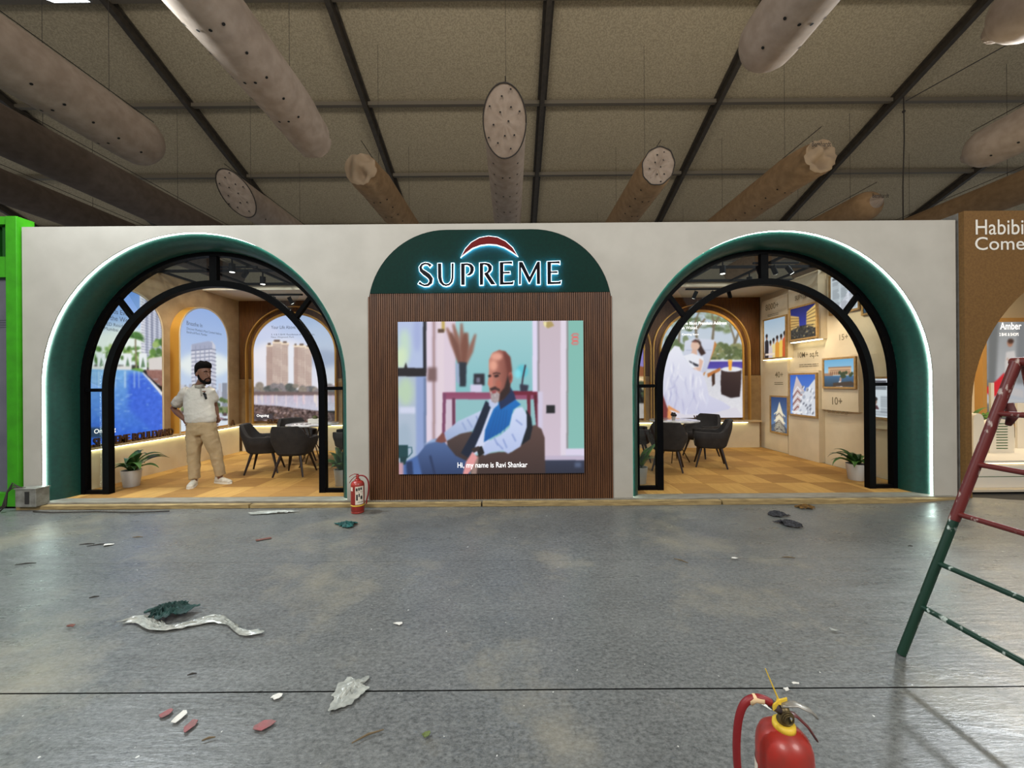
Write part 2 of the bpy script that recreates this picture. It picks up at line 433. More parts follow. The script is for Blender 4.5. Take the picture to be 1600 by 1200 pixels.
# ------------------------------------------------------------------ tent roof: fabric panels, rafters, purlins
Mfab = mat('roof_fabric', rgb(188, 173, 143), .8, c2=rgb(160, 146, 120), scale=30, detail=10, lo=.4, hi=.6)
Mraf = mat('rafter_brown', rgb(66, 58, 48), .5, c2=rgb(52, 46, 38), scale=10)
roof = thing('ceiling', 'pitched tent roof of beige fabric panels on dark beams', None, (0, 10, 0), kind='structure')
RS = .353
def rz(y): return 13.3 - RS * y
PUR = [1.9, 4.12, 6.34, 8.58, 10.8, 13.04, 15.3, 17.5, 19.7]; RAF = [.9 + 4.95 * k for k in range(-5, 5)]
for i in range(len(RAF) - 1):
    for j in range(len(PUR) - 1):
        x0, x1, y0, y1 = RAF[i], RAF[i + 1], PUR[j], PUR[j + 1]; V = []; Q = []; n = 4; m_ = 3
        for b_ in range(m_ + 1):
            for a in range(n + 1):
                u, v = a / n, b_ / m_; y = y0 + (y1 - y0) * v
                V.append((x0 + (x1 - x0) * u, y, rz(y) - .07 * math.sin(PI * u) * math.sin(PI * v)))
        for b_ in range(m_):
            for a in range(n):
                q = b_ * (n + 1) + a; Q.append((q, q + 1, q + n + 2, q + n + 1))
        G().add(V, Q).build('roof_panel', Mfab, roof, True)
for x in RAF:
    y0, y1 = PUR[0], PUR[-1]
    G().add([(x + sx, y, rz(y) + dz) for y in (y0, y1) for sx, dz in ((-.06, -.24), (.06, -.24), (.06, -.02), (-.06, -.02))],
            [(0, 1, 2, 3), (4, 7, 6, 5), (0, 4, 5, 1), (1, 5, 6, 2), (2, 6, 7, 3), (3, 7, 4, 0)]).add(
            [(x + sx, y, rz(y) + dz) for y in (y0, y1) for sx, dz in ((-.125, -.07), (.125, -.07), (.125, -.03), (-.125, -.03))],
            [(0, 1, 2, 3), (4, 7, 6, 5), (0, 4, 5, 1), (1, 5, 6, 2), (2, 6, 7, 3), (3, 7, 4, 0)]).build('rafter', Mraf, roof)
for y in PUR:
    for i in range(len(RAF) - 1):
        G().box(RAF[i] + .07, RAF[i + 1] - .07, y - .055, y + .055, rz(y) - .15, rz(y) - .05).build('purlin', mat('purlin_grey', rgb(112, 102, 86), .5), roof)

# ------------------------------------------------------------------ booth shell
LC, LR, RC, RR, ZC = -4.065, 1.949, 3.456, 1.920, 1.543     # the two arches: centre, radius, spring height
DEL = .138
WL, WR, WT = -6.242, 5.672, 3.576
def two_arches(dr, z0, xl, xr, zt):
    a = arch(LC, ZC, LR - dr, z0); c = arch(RC, ZC, RR - dr, z0)
    return [(xl, z0)] + a + c + [(xr, z0), (xr, zt), (xl, zt)]
wf = thing('wall_front', 'white booth front wall with two tall arched openings', None, (-.3, YW, 0), kind='structure')
G().prism(two_arches(0, FZ - .03, WL, WR, WT), YW, YW + .014).build('face', M_white, wf)
G().prism(two_arches(DEL, FZ, WL + .1, WR - .1, WT - .02), 5.29, 5.31).build('inner_face', M_cream, wf)
G().box(WL, WR, YW + .014, 5.31, WT - .02, WT).build('cap', M_white, wf)
wl = thing('wall_left', 'beige stucco side wall of the booth behind the pool poster', None, (WL, 7, 0), kind='structure')
G().box(WL, -6.14, 5.31, 8.8, 0, 3.56).box(WL, WL + .03, YW + .014, 5.31, 0, WT - .02).build('stucco', M_plaster, wl)
wr = thing('wall_right', 'cream side wall of the booth behind the framed photographs', None, (WR, 7, 0), kind='structure')
G().box(5.60, WR, 5.31, 8.8, 0, 3.56).box(WR - .03, WR, YW + .014, 5.31, 0, WT - .02).build('board', M_cream, wr)
wb = thing('wall_back', 'booth back wall of dark wooden slats above stone panels', None, (0, YB, 0), kind='structure')
G().box(-6.14, 5.60, YB, YB + .12, 1.66, 3.56).build('slat_backing', M_slat_dark, wb)
g = G(); x = -6.12
while x < 5.58:
    g.box(x, x + .016, YB - .014, YB, 1.67, 3.42); x += .0255
g.build('wall_slats', M_slat, wb)['kind'] = 'stuff'
for k in range(10):
    a = -6.14 + k * 1.174; G().box(a + .002, a + 1.172, YB - .014, YB + .12, FZ, 1.66).build('stone_panel', M_stone, wb)
cb = thing('ceiling_booth', 'cream lowered ceiling strip at the back of the booth', None, (0, 8.1, 3.42), kind='structure')
for a, bq in ((-6.14, -2.0), (-1.998, 1.6), (1.602, 5.6)): G().box(a, bq, 7.63, 8.66, 3.42, 3.56).build('ceiling_board', mat('ceiling_cream', rgb(214, 204, 182), .7), cb)
# black open grid over the front of the booth
gr = thing('ceiling_grid', 'black open steel grid under the tent roof inside the booth', 'ceiling grid', (0, 6.5, 3.5))
for y in (5.75, 6.68, 7.58): G().box(-6.14, 5.6, y - .02, y + .02, 3.50, 3.545).build('cross_beam', M_black, gr)
for x in [-6.1 + .87 * k for k in range(14)]: G().box(x - .02, x + .02, 5.32, 7.62, 3.505, 3.54).build('long_beam', M_black, gr)

# ledges with lit undersides along left, back and right
def ledge(name, label, boxes, leds, front):
    t = thing(name, label, 'ledge', boxes[0][:1] + (7, 0) if False else (boxes[0][0], boxes[0][2], FZ))
    for q in front: G().box(*q).build('front_panel', M_cream, t)
    for q in boxes: G().box(*q).build('shelf', mat('ledge_top', rgb(196, 170, 128), .5), t, bevel=.004)
    for q in leds: G().box(*q).build('led_strip', M_ledw, t)
    return t
ledge('wall_ledge', 'long cream ledge with lit underside below the pool poster', [(-6.138, -5.93, 5.33, 8.438, .63, .665)], [(-5.985, -5.965, 5.36, 8.42, .618, .629)], [(-6.138, -6.0, 5.33, 8.438, FZ, .63)])
ledge('wall_ledge', 'long cream ledge with lit underside along the slatted back wall', [(-6.138, 5.49, 8.44, 8.634, .63, .665)], [(-5.9, 5.2, 8.475, 8.495, .618, .629)], [(-5.99, 5.48, 8.51, 8.634, FZ, .63)])

# ------------------------------------------------------------------ green arch surrounds with light strip
def surround(label, cx, r):
    t = thing('arch_surround', label, 'arch', (cx, YW, FZ), 'green arch surrounds')
    n = 56; prof = [(DEL * math.sin(q), .046 + .276 * (1 - math.cos(q))) for q in np.linspace(0, PI / 2, 12)]
    g = G(); V = []
    for d, y in prof: V += [(p[0], YW + y, p[1]) for p in arch(cx, ZC, r - d, FZ, n)]
    k = n + 3; Q = [(i * k + j, i * k + j + 1, (i + 1) * k + j + 1, (i + 1) * k + j) for i in range(len(prof) - 1) for j in range(k - 1)]
    g.add(V, Q).build('lining', M_green, t, True)
    G().band(arch(cx, ZC, r + .012, FZ, n), arch(cx, ZC, r + .001, FZ, n), YW + .015, YW + .046).build('light_strip', M_led, t)
surround('deep green arch surround edged with cool light, around the pool poster side', LC, LR)
surround('deep green arch surround edged with cool light, beside the framed photographs', RC, RR)

# black glazed frames
def frame(label, cx, r0):
    t = thing('glazed_archway', label, 'archway', (cx, YF, FZ), 'black glazed arch frames')
    zi = 1.45; ro = r0 - DEL; ri = ro - .295; y0, y1 = YF, YF + .085; n = 48
    G().band(arch(cx, ZC, ro, FZ, n), arch(cx, ZC, ro - .055, FZ, n), y0, y1).build('outer_frame', M_black, t)
    G().band(arch(cx, zi, ri, FZ, n), arch(cx, zi, ri - .085, FZ, n), y0, y1).build('inner_frame', M_black, t)
    for s in (-1, 1):
        a, bq = sorted((cx + s * (ro - .05), cx + s * (ri - .01)))
        G().box(a, bq, y0 + .01, y1 - .01, 1.46, 1.505).build('transom', M_black, t)
        G().box(a, bq, y0 + .01, y1 - .01, FZ, FZ + .05).build('bottom_rail', M_black, t)
        d = Vector((s * math.sin(R(48)), math.cos(R(48)))); w2 = Vector((d.y, -d.x)) * .028
        p0 = Vector((cx, ZC)) + d * (ro - .04); p1 = Vector((cx, zi)) + d * (ri - .03)
        G().prism([tuple(p0 + w2), tuple(p1 + w2), tuple(p1 - w2), tuple(p0 - w2)], y0 + .01, y1 - .01).build('mullion', M_black, t)
    G().box(cx - .05, cx + .05, y0 + .01, y1 - .01, zi + ri - .03, ZC + ro - .03).build('mullion', M_black, t)
    yg = (y0 + y1) / 2; Mg = glass_mat('clear_glass')
    for s in (-1, 1):
        a, bq = sorted((cx + s * (ro - .055), cx + s * ri))
        G().box(a, bq, yg - .003, yg + .003, FZ + .05, 1.46).build('pane', Mg, t)
        for i0, i1 in ((0, 23), (25, 47)):                       # lower and upper curved panes each side
            A, B = [], []
            for i in range(12):
                th = R((2 + (i0 + (i1 - i0) * i / 11) / 48 * 86)); c, sn = math.cos(th), math.sin(th)
                A.append((cx + s * (ro - .055) * c, ZC + (ro - .055) * sn)); B.append((cx + s * ri * c, zi + ri * sn))
            G().band(A, B, yg - .003, yg + .003).build('pane', Mg, t)
frame('black steel arched frame with glass panes, in the opening where the man stands', LC, LR)
frame('black steel arched frame with glass panes, in the opening near the framed photographs', RC, RR)

# ------------------------------------------------------------------ centre panel: slats, green board, sign, screen
PC, PH, PR, PT = -.273, 1.549, 1.0, 3.494
def panel_top(x):                                   # height of the panel outline at x
    d = abs(x - PC) - (PH - PR)
    return PT if d <= 0 else PT - PR + math.sqrt(max(0, PR * PR - d * d))
YP = YW - .03; ZG = 2.686
pn = thing('sign_panel', 'arched feature panel of wooden slats below a dark green board', 'wall panel', (PC, YW, FZ))
o_ = [(PC - PH, FZ - .02), (PC - PH, PT - PR)] + [(PC - PH + PR - PR * math.cos(t), PT - PR + PR * math.sin(t)) for t in np.linspace(0, PI / 2, 20)[1:]] + \
     [(PC + PH - PR + PR * math.sin(t), PT - PR + PR * math.cos(t)) for t in np.linspace(0, PI / 2, 20)] + [(PC + PH, FZ - .02)]
G().prism(o_, YW - .012, YW - .001).build('backing', M_slat_dark, pn)
inset = .012
top = [p for p in o_ if p[1] > ZG]
xl = PC - math.sqrt(1) * 0
def edge_x(z): return (PH - PR) + math.sqrt(max(0, PR * PR - max(0, z - (PT - PR)) ** 2))
gp = [(PC - edge_x(ZG) + inset, ZG)] + [(p[0] * (1 - .006) + PC * .006, p[1] - .008) for p in top] + [(PC + edge_x(ZG) - inset, ZG)]
G().prism(gp, YP - .004, YW - .012).build('green_board', mat('green_board', rgb(4, 46, 38), .6, spec=.12, c2=rgb(4, 40, 34), scale=30), pn)
Msl = mat('oak_slat_front', rgb(106, 68, 40), .5, c2=rgb(84, 52, 30), scale=5, stretch=(5, 5, .5))
x = PC - PH + .004
while x < PC + PH - .012:
    xm = x + .009; zt = min(ZG - .004, panel_top(xm) - .01)
    G().box(x, x + .0185, YP, YW - .012, FZ - .01, zt).build('slat', Msl, pn); x += .0272
# the screen
def spx(px, py): p = at(px, py, YP - .03); return (p.x, p.z)
sx0, sz1 = spx(621.5, 503); sx1, sz0 = spx(913, 739)
sc = thing('led_screen', 'large lit video screen showing a seated bald man in a blue waistcoat', 'screen', (PC, YP - .015, sz0))
G().box(sx0, sx1, YP - .028, YP - .0005, sz0, sz1).build('casing', mat('screen_casing', (.01, .01, .012), .5), sc)
cv = Cv(sx0, sx1, sz0, sz1, 125, spx)
Rt, P, Lq, E = cv.rect, cv.poly, cv.line, cv.ell
Rt(615, 498, 920, 745, (150, 194, 198))
Rt(712, 498, 835, 612, (158, 202, 206), c2=(128, 186, 192)); Rt(700, 620, 835, 700, (140, 188, 192))
Rt(615, 498, 664, 578, (176, 190, 222)); E(632, 540, 9, 26, (190, 214, 196), blur=9); E(628, 560, 8, 18, (205, 225, 190), blur=8); E(652, 520, 6, 30, (160, 172, 214), blur=6)
Rt(615, 586, 652, 745, (172, 186, 204)); E(634, 612, 12, 22, (182, 206, 178), blur=9); Rt(624, 636, 650, 646, (205, 210, 232), blur=3); E(632, 690, 12, 30, (160, 178, 196), blur=8)
Rt(650, 586, 668, 745, (142, 160, 205), blur=3); Rt(662, 590, 668, 745, (104, 122, 160), blur=2)
Rt(661, 498, 666.5, 580, (22, 24, 34), blur=1); Rt(620, 575, 668, 588, (26, 22, 28), blur=1); P([(631, 576), (634, 566), (637, 576)], (30, 26, 30), blur=1)
Rt(666.5, 498, 712, 720, (206, 190, 206)); Rt(666.5, 498, 674, 720, (222, 208, 224), blur=2); Rt(676, 498, 680, 720, (168, 140, 142), blur=2); Rt(682, 498, 696, 700, (222, 206, 216), blur=3); Rt(668, 574, 682, 596, (120, 92, 92), blur=4)
Rt(694, 498, 710, 612, (216, 200, 214), blur=2); Rt(690, 500, 695, 518, (190, 165, 90), blur=1); Rt(684, 514, 694, 520, (90, 66, 50), blur=1)
for a in ([(722, 572), (708, 535), (698, 512)], [(721, 572), (714, 530), (708, 506)], [(723, 572), (722, 535), (721, 505)], [(724, 572), (728, 545), (730, 520)], [(726, 570), (735, 548), (743, 522)]):
    Lq(a, [6, 9, 3], (142, 98, 84), blur=3)
Lq([(719, 570), (712, 540), (704, 520)], [5, 9, 4], (116, 74, 62), blur=3); Lq([(724, 570), (726, 540), (727, 520)], [6, 12, 5], (120, 74, 60), blur=3)
P([(716, 566), (729, 566), (728, 604), (718, 604)], (34, 42, 54), blur=2); P([(712, 568), (717, 568), (718, 602), (713, 596)], (150, 166, 196), blur=2)
Rt(740, 584, 757, 602, (34, 34, 46), blur=2); Rt(744, 590, 750, 598, (110, 110, 130), blur=2); Rt(735, 601, 753, 613, (206, 200, 226), blur=2)
E(816, 580, 9, 10, (90, 190, 205), blur=4); E(809, 584, 5, 7, (130, 214, 226), blur=3); Lq([(815, 606), (817, 590), (821, 570)], 2.5, (50, 44, 60), blur=1); P([(812, 600), (826, 602), (824, 612), (813, 612)], (44, 46, 66), blur=2)
Rt(692, 613, 838, 624, (134, 62, 92), c2=(150, 84, 116), blur=1); P([(692, 614), (697, 614), (695, 700), (690, 700)], (120, 66, 98), blur=1); P([(706, 622), (711, 622), (712, 690), (707, 690)], (104, 54, 80), blur=1)
P([(823, 614), (829, 614), (829, 668), (825, 668)], (104, 30, 48), blur=1); P([(833, 612), (840, 612), (845, 668), (838, 668)], (88, 22, 40), blur=1); Rt(800, 611, 840, 617, (110, 26, 50), blur=1)
Rt(832, 498, 840, 612, (220, 212, 236), blur=1); Rt(840, 498, 844, 612, (150, 132, 140), blur=2); Rt(843, 498, 878, 718, (196, 180, 190), c2=(206, 190, 206)); Rt(840, 612, 848, 718, (206, 198, 220), blur=2)
Rt(876, 498, 886, 712, (220, 210, 224), blur=1); Rt(885, 498, 889, 706, (140, 140, 142), blur=1); Rt(888, 498, 916, 702, (126, 184, 172), c2=(132, 186, 178)); Rt(884, 701, 916, 712, (216, 208, 230), blur=1)
Rt(846, 712, 916, 720, (190, 178, 200), blur=1); Rt(846, 719, 916, 745, (52, 58, 80), c2=(40, 44, 62), blur=1); Rt(898, 722, 908, 730, (80, 92, 120), blur=3)
P([(849, 503), (862, 502), (866, 509), (856, 513), (850, 508)], (172, 150, 92), blur=1); P([(849, 503), (854, 503), (853, 512), (850, 508)], (236, 226, 170), blur=1)
Rt(853.5, 633, 867, 645.5, (24, 26, 30), blur=1)
for k in range(3):
    yy = 523 + 6 * k; Lq([(893, yy + 2), (896, yy - 1.5), (902, yy - 1.5), (904, yy + 1)], 1.7, (240, 92, 92)); Lq([(894, yy + 3), (903, yy + 3)], 1.3, (240, 92, 92))
# armchair, legs, mug
P([(824, 668), (836, 664), (846, 670), (851, 684), (852, 745), (736, 745), (734, 722), (744, 712), (780, 706), (800, 706), (816, 692)], (92, 68, 62), c2=(62, 46, 44), blur=1)
P([(738, 716), (748, 713), (744, 745), (736, 745)], (150, 124, 116), blur=1)
P([(698, 688), (722, 676), (738, 674), (736, 722), (714, 720), (700, 704)], (84, 66, 62), c2=(50, 40, 42), blur=1)
P([(620, 745), (628, 728), (652, 712), (668, 692), (682, 685), (694, 690), (712, 712), (736, 724), (734, 745)], (84, 110, 160), c2=(44, 62, 102), blur=1)
P([(620, 728), (652, 712), (660, 745), (620, 745)], (72, 104, 164), blur=2); Lq([(672, 712), (680, 745)], 3, (34, 48, 82), blur=2); P([(634, 722), (644, 720), (646, 745), (636, 745)], (34, 52, 92), blur=2)
P([(660, 696), (676, 686), (690, 688), (672, 692)], (150, 172, 210), blur=2)
Rt(623, 695.5, 637.5, 716, (22, 64, 70)); P([(625, 714), (636, 714), (633, 726), (625, 726)], (18, 54, 60)); Lq([(637, 699), (643, 699), (644, 707), (638, 714)], 1.6, (40, 84, 96)); Rt(622, 723, 630, 745, (190, 150, 160), blur=2)
# shirt, waistcoat, arms
P([(755, 640), (738, 648), (716, 658), (694, 676), (698, 689), (718, 678), (736, 674), (752, 660)], (196, 208, 234), c2=(150, 168, 204), blur=1)
for a in ([(722, 660), (728, 672)], [(730, 655), (738, 668)], [(744, 650), (748, 660)]): Lq(a, 2, (140, 158, 200), blur=1)
P([(762, 640), (775, 636), (764, 690), (748, 706), (736, 714), (735, 704), (748, 680)], (206, 212, 236), blur=1)
P([(774, 632), (800, 620), (814, 632), (802, 640), (796, 664), (782, 676), (756, 691), (758, 672), (764, 656)], (22, 112, 190), c2=(14, 84, 160), blur=1)
for q in range(5): Lq([(776 + 4 * q, 640), (764 + 6 * q, 684 - 2 * q)], 1.0, (16, 84, 150), blur=1)
P([(759, 626), (768, 633), (752, 676), (740, 703), (733, 716), (720, 708), (738, 676), (750, 648)], (18, 30, 52), blur=1)
P([(822, 640), (830, 652), (832, 668), (828, 686), (814, 696), (822, 664)], (16, 22, 34), blur=1)
P([(806, 638), (816, 636), (823, 648), (823, 668), (813, 698), (794, 709), (786, 704), (768, 706), (757, 712), (752, 704), (758, 692), (782, 680), (796, 668), (800, 648)], (206, 216, 242), c2=(176, 190, 228), blur=1)
for a in ([(776, 692), (786, 702)], [(786, 686), (792, 700)], [(800, 678), (806, 690)], [(806, 656), (816, 664)], [(772, 684), (778, 696)]): Lq(a, 2.2, (138, 156, 206), blur=1)
P([(684, 684), (692, 675), (698, 690), (690, 692), (680, 690)], (122, 72, 66), blur=1)
P([(738, 706), (746, 714), (738, 732), (728, 745), (722, 745), (728, 722)], (222, 150, 150), blur=1); P([(744, 699), (753, 697), (757, 708), (748, 714)], (26, 24, 26)); P([(736, 701), (748, 697), (750, 702), (740, 708)], (52, 40, 40))
# neck, head, beard
P([(778, 622), (797, 604), (803, 614), (806, 624), (782, 640)], (26, 44, 82), blur=1); P([(764, 624), (774, 622), (779, 632), (770, 640), (764, 634)], (186, 196, 226), blur=1)
P([(764, 576), (764, 562), (770, 551), (780, 546.5), (790, 549), (797, 558), (799, 574), (799, 592), (796, 610), (786, 624), (774, 629), (768, 626), (765, 612), (763, 598)], (204, 138, 120), c2=(108, 54, 46), side=True, blur=1)
E(776, 557, 9, 6, (224, 160, 140), blur=4); E(771, 571, 6, 8, (226, 160, 138), blur=4); P([(786, 548), (797, 558), (800, 580), (794, 588), (790, 566)], (108, 52, 44), blur=3)
E(797.5, 590, 3.6, 9, (166, 88, 76), blur=1); E(797.5, 590, 1.6, 5, (110, 52, 46), blur=1)
P([(794, 584), (797, 602), (797, 612), (787, 624), (779, 628), (781, 614), (788, 606), (791, 596)], (46, 28, 28), blur=2); P([(766, 612), (774, 610), (781, 616), (779, 627), (773, 630), (768, 627)], (168, 156, 158), noise=16, blur=1)
P([(765, 607), (774, 603.5), (781, 608), (781, 612), (774, 609), (767, 611)], (62, 38, 38), blur=1); P([(768, 611), (775, 610), (775, 614), (769, 615)], (150, 66, 70), blur=1)
P([(762, 587), (766, 585), (768, 588), (765, 591)], (40, 22, 22), blur=1); P([(771, 587), (778, 585), (780, 588), (774, 590)], (44, 22, 22), blur=1); Lq([(770, 584), (776, 582.5), (782, 584)], 1.8, (52, 28, 26), blur=1)
P([(764, 590), (769, 588), (770, 602), (764, 604), (762, 600)], (196, 120, 104), blur=1); E(779, 600, 4, 6, (172, 96, 80), blur=3)
print_sheet('picture', cv, lambda a, z: np.stack([a, np.full_like(a, YP - .0285), z], 1), print_mat('screen_light', 1.0), sc, 300, 240)
Mtxt = mat('text_white_lit', (.9, .9, .9), .5, emit=(1, 1, 1), es=1.0)
p0 = spx(715, 733.5); p1 = spx(824, 724)
lettering('subtitle', 'Hi, my name is Ravi Shankar', Mtxt, sc, lambda u, v, d: (p0[0] + u, YP - .0292, p0[1] + v - (u * .008 - .004) * 0), p1[0] - p0[0], .088, offset=.003)

# the SUPREME sign: halo-lit letters
def stroke(pts, wd):
    l, r_ = [], []
    for i, p in enumerate(pts):
        a, c = pts[max(i - 1, 0)], pts[min(i + 1, len(pts) - 1)]; dx, dy = c[0] - a[0], c[1] - a[1]; d = math.hypot(dx, dy) or 1
        l.append((p[0] - dy / d * wd[i] / 2, p[1] + dx / d * wd[i] / 2)); r_.append((p[0] + dy / d * wd[i] / 2, p[1] - dx / d * wd[i] / 2))
    return l + r_[::-1]
def arc_pts(cx, cy, rx, ry, a0, a1, n): return [(cx + rx * math.cos(R(a0 + (a1 - a0) * i / n)), cy + ry * math.sin(R(a0 + (a1 - a0) * i / n))) for i in range(n + 1)]
def grow(pts, d):
    A = sum(pts[i - 1][0] * pts[i][1] - pts[i][0] * pts[i - 1][1] for i in range(len(pts))); sg = 1 if A > 0 else -1; out = []
    n = len(pts)
    for i in range(n):
        a, p, c = Vector(pts[i - 1]), Vector(pts[i]), Vector(pts[(i + 1) % n]); e1 = (p - a); e2 = (c - p)
        if e1.length < 1e-6 or e2.length < 1e-6: out.append(tuple(p)); continue
        e1.normalize(); e2.normalize(); n1 = Vector((e1.y, -e1.x)) * sg; n2 = Vector((e2.y, -e2.x)) * sg; nn = n1 + n2
        if nn.length < .2: nn = n1.copy()
        nn.normalize(); k = min(1.7, 1 / max(.4, nn.dot(n1))); out.append(tuple(p + nn * d * k))
    return out
# glyph outlines in photo pixels (x right, y down), traced stem by stem
def zz(zx, zy): return (640 + zx / 6.4, 355 + zy / 6.4)
S_c = [(214, 392), (190, 372), (160, 366), (128, 378), (112, 405), (120, 435), (150, 460), (190, 488), (216, 520), (214, 556), (186, 582), (150, 586), (122, 574), (98, 558)]
S_w = [30, 20, 17, 20, 26, 34, 42, 44, 40, 32, 22, 17, 18, 26]
U_c = [(302, 368), (303, 440), (304, 505), (316, 550), (340, 576), (366, 584), (396, 577), (420, 552), (431, 510), (432, 440), (432, 366)]
U_w = [34, 34, 34, 30, 22, 17, 17, 18, 18, 18, 20]
Pg = [(516, 368), (580, 364), (618, 374), (642, 400), (645, 430), (632, 464), (606, 484), (578, 488), (576, 478), (596, 466), (608, 444), (609, 416), (598, 392), (576, 382), (552, 384), (552, 580), (518, 580)]
Rg = [(702, 364), (760, 360), (800, 370), (824, 396), (822, 430), (804, 454), (786, 466), (860, 574), (816, 576), (748, 472), (752, 462), (776, 452), (788, 430), (787, 404), (772, 384), (750, 378), (736, 380), (736, 578), (704, 580)]
def Eg(x, y): return [(x, y), (x + 122, y - 6), (x + 124, y + 20), (x + 108, y + 14), (x + 36, y + 14), (x + 36, y + 98), (x + 100, y + 94), (x + 102, y + 112), (x + 36, y + 112), (x + 36, y + 202), (x + 112, y + 200), (x + 138, y + 190), (x + 132, y + 220), (x + 2, y + 224)]
Mg_ = [(1094, 352), (1128, 352), (1200, 500), (1276, 350), (1302, 350), (1304, 572), (1272, 572), (1270, 420), (1200, 560), (1194, 560), (1114, 404), (1112, 572), (1094, 574)]
crescent = [(516, 300), (560, 222), (620, 158), (700, 112), (790, 96), (880, 108), (960, 148), (1030, 212), (1080, 292), (1020, 246), (950, 204), (870, 178), (790, 172), (710, 182), (630, 212), (566, 258)]
sg = thing('logo_sign', 'halo-lit name lettering under a red crescent on the green board', 'sign', at(765, 445, YP))
Mface = mat('letter_face', rgb(8, 5, 16), .4, spec=.1); Mred = mat('crescent_red', rgb(110, 14, 14), .5, spec=.15)
Mrim = mat('letter_rim', (.8, .9, 1), .4, emit=(.80, .93, 1), es=1.5); Mhalo = mat('letter_halo', (.3, .6, 1), .4, emit=(.16, .50, 1), es=60)
def glyph(name, pts, face):
    w_ = [at(*zz(*p), YP - .03) for p in pts]; q = [(v.x, v.z) for v in w_]
    rim = G().prism(grow(q, .0085), YP - .046, YP - .024).build(name, Mrim, sg)
    G().prism(grow(q, .006), YP - .0238, YP - .0200).build('halo_light', Mhalo, rim)
    G().prism(grow(q, .0005), YP - .050, YP - .0462).build('face', face, rim)
for nm, pts in (('letter', stroke(S_c, S_w)), ('letter', stroke(U_c, U_w)), ('letter', Pg), ('letter', Rg), ('letter', Eg(902, 354)), ('letter', Mg_), ('letter', Eg(1376, 350))): glyph(nm, pts, Mface)
glyph('crescent', crescent, Mred)

# ------------------------------------------------------------------ lightbox posters
M_print = print_mat('backlit_print', .92)
Mdark = mat('print_ink_dark', rgb(70, 78, 96), .6, emit=rgb(70, 78, 96), es=.6)
Mwhite_t = mat('print_ink_white', (.9, .9, .9), .6, emit=(1, 1, 1), es=.95)
Mbronze = mat('bronze_letters', rgb(92, 60, 30), .45, .2)
def words(parent, body, m, x, y, w_, h, tfw, off=.012, name='lettering'):
    """body set so that its lower left corner is at photo pixel (x, y)"""
    return lettering(name, body, m, parent, tfw(x, y), w_, h, off)
def back_poster(label, px0, px1, pyt, ypl, paint, group='arched lightbox posters on the back wall'):
    Y = YB - .075
    A, B = at(px0, 660, Y).x, at(px1, 660, Y).x; c, r = (A + B) / 2, (B - A) / 2
    top = at((px0 + px1) / 2, pyt, Y).z; z0 = .72; zc = top - r * .92; rzz = r * .92
    t = thing('lightbox_poster', label, 'poster', (c, YB, z0), group)
    G().prism(arch(c, zc, r, z0, 36, rzz), YB - .07, YB - .0145).build('box', M_cream, t)
    G().band(arch(c, zc, r + .032, .667, 36, rzz + .055), arch(c, zc, r + .001, .667, 36, rzz + .001), YB - .10, YB - .0145).build('gilt_surround', mat('gilt', rgb(190, 142, 62), .4, .2), t)
    G().band(arch(c, zc, r + .185, .667, 36, rzz + .195), arch(c, zc, r + .158, .667, 36, rzz + .168), YB - .085, YB - .0145).build('outer_ring', M_gold, t)
    tf = lambda x, y: (lambda p: (p.x, p.z))(at(x, y, Y))
    cv = Cv(c - r, c + r, z0, top, 72, tf); paint(cv)
    half = lambda z: r if z <= zc else r * math.sqrt(max(0, 1 - ((z - zc) / rzz) ** 2))
    print_sheet('print', cv, lambda a, z: np.stack([a, np.full_like(a, YB - .0705), z], 1), M_print, t, 132, 168, half)
    return t, (lambda x, y: (lambda q: (lambda u, v, d: (q.x + u, YB - .0725, q.z + v)))(at(x, y, Y)))

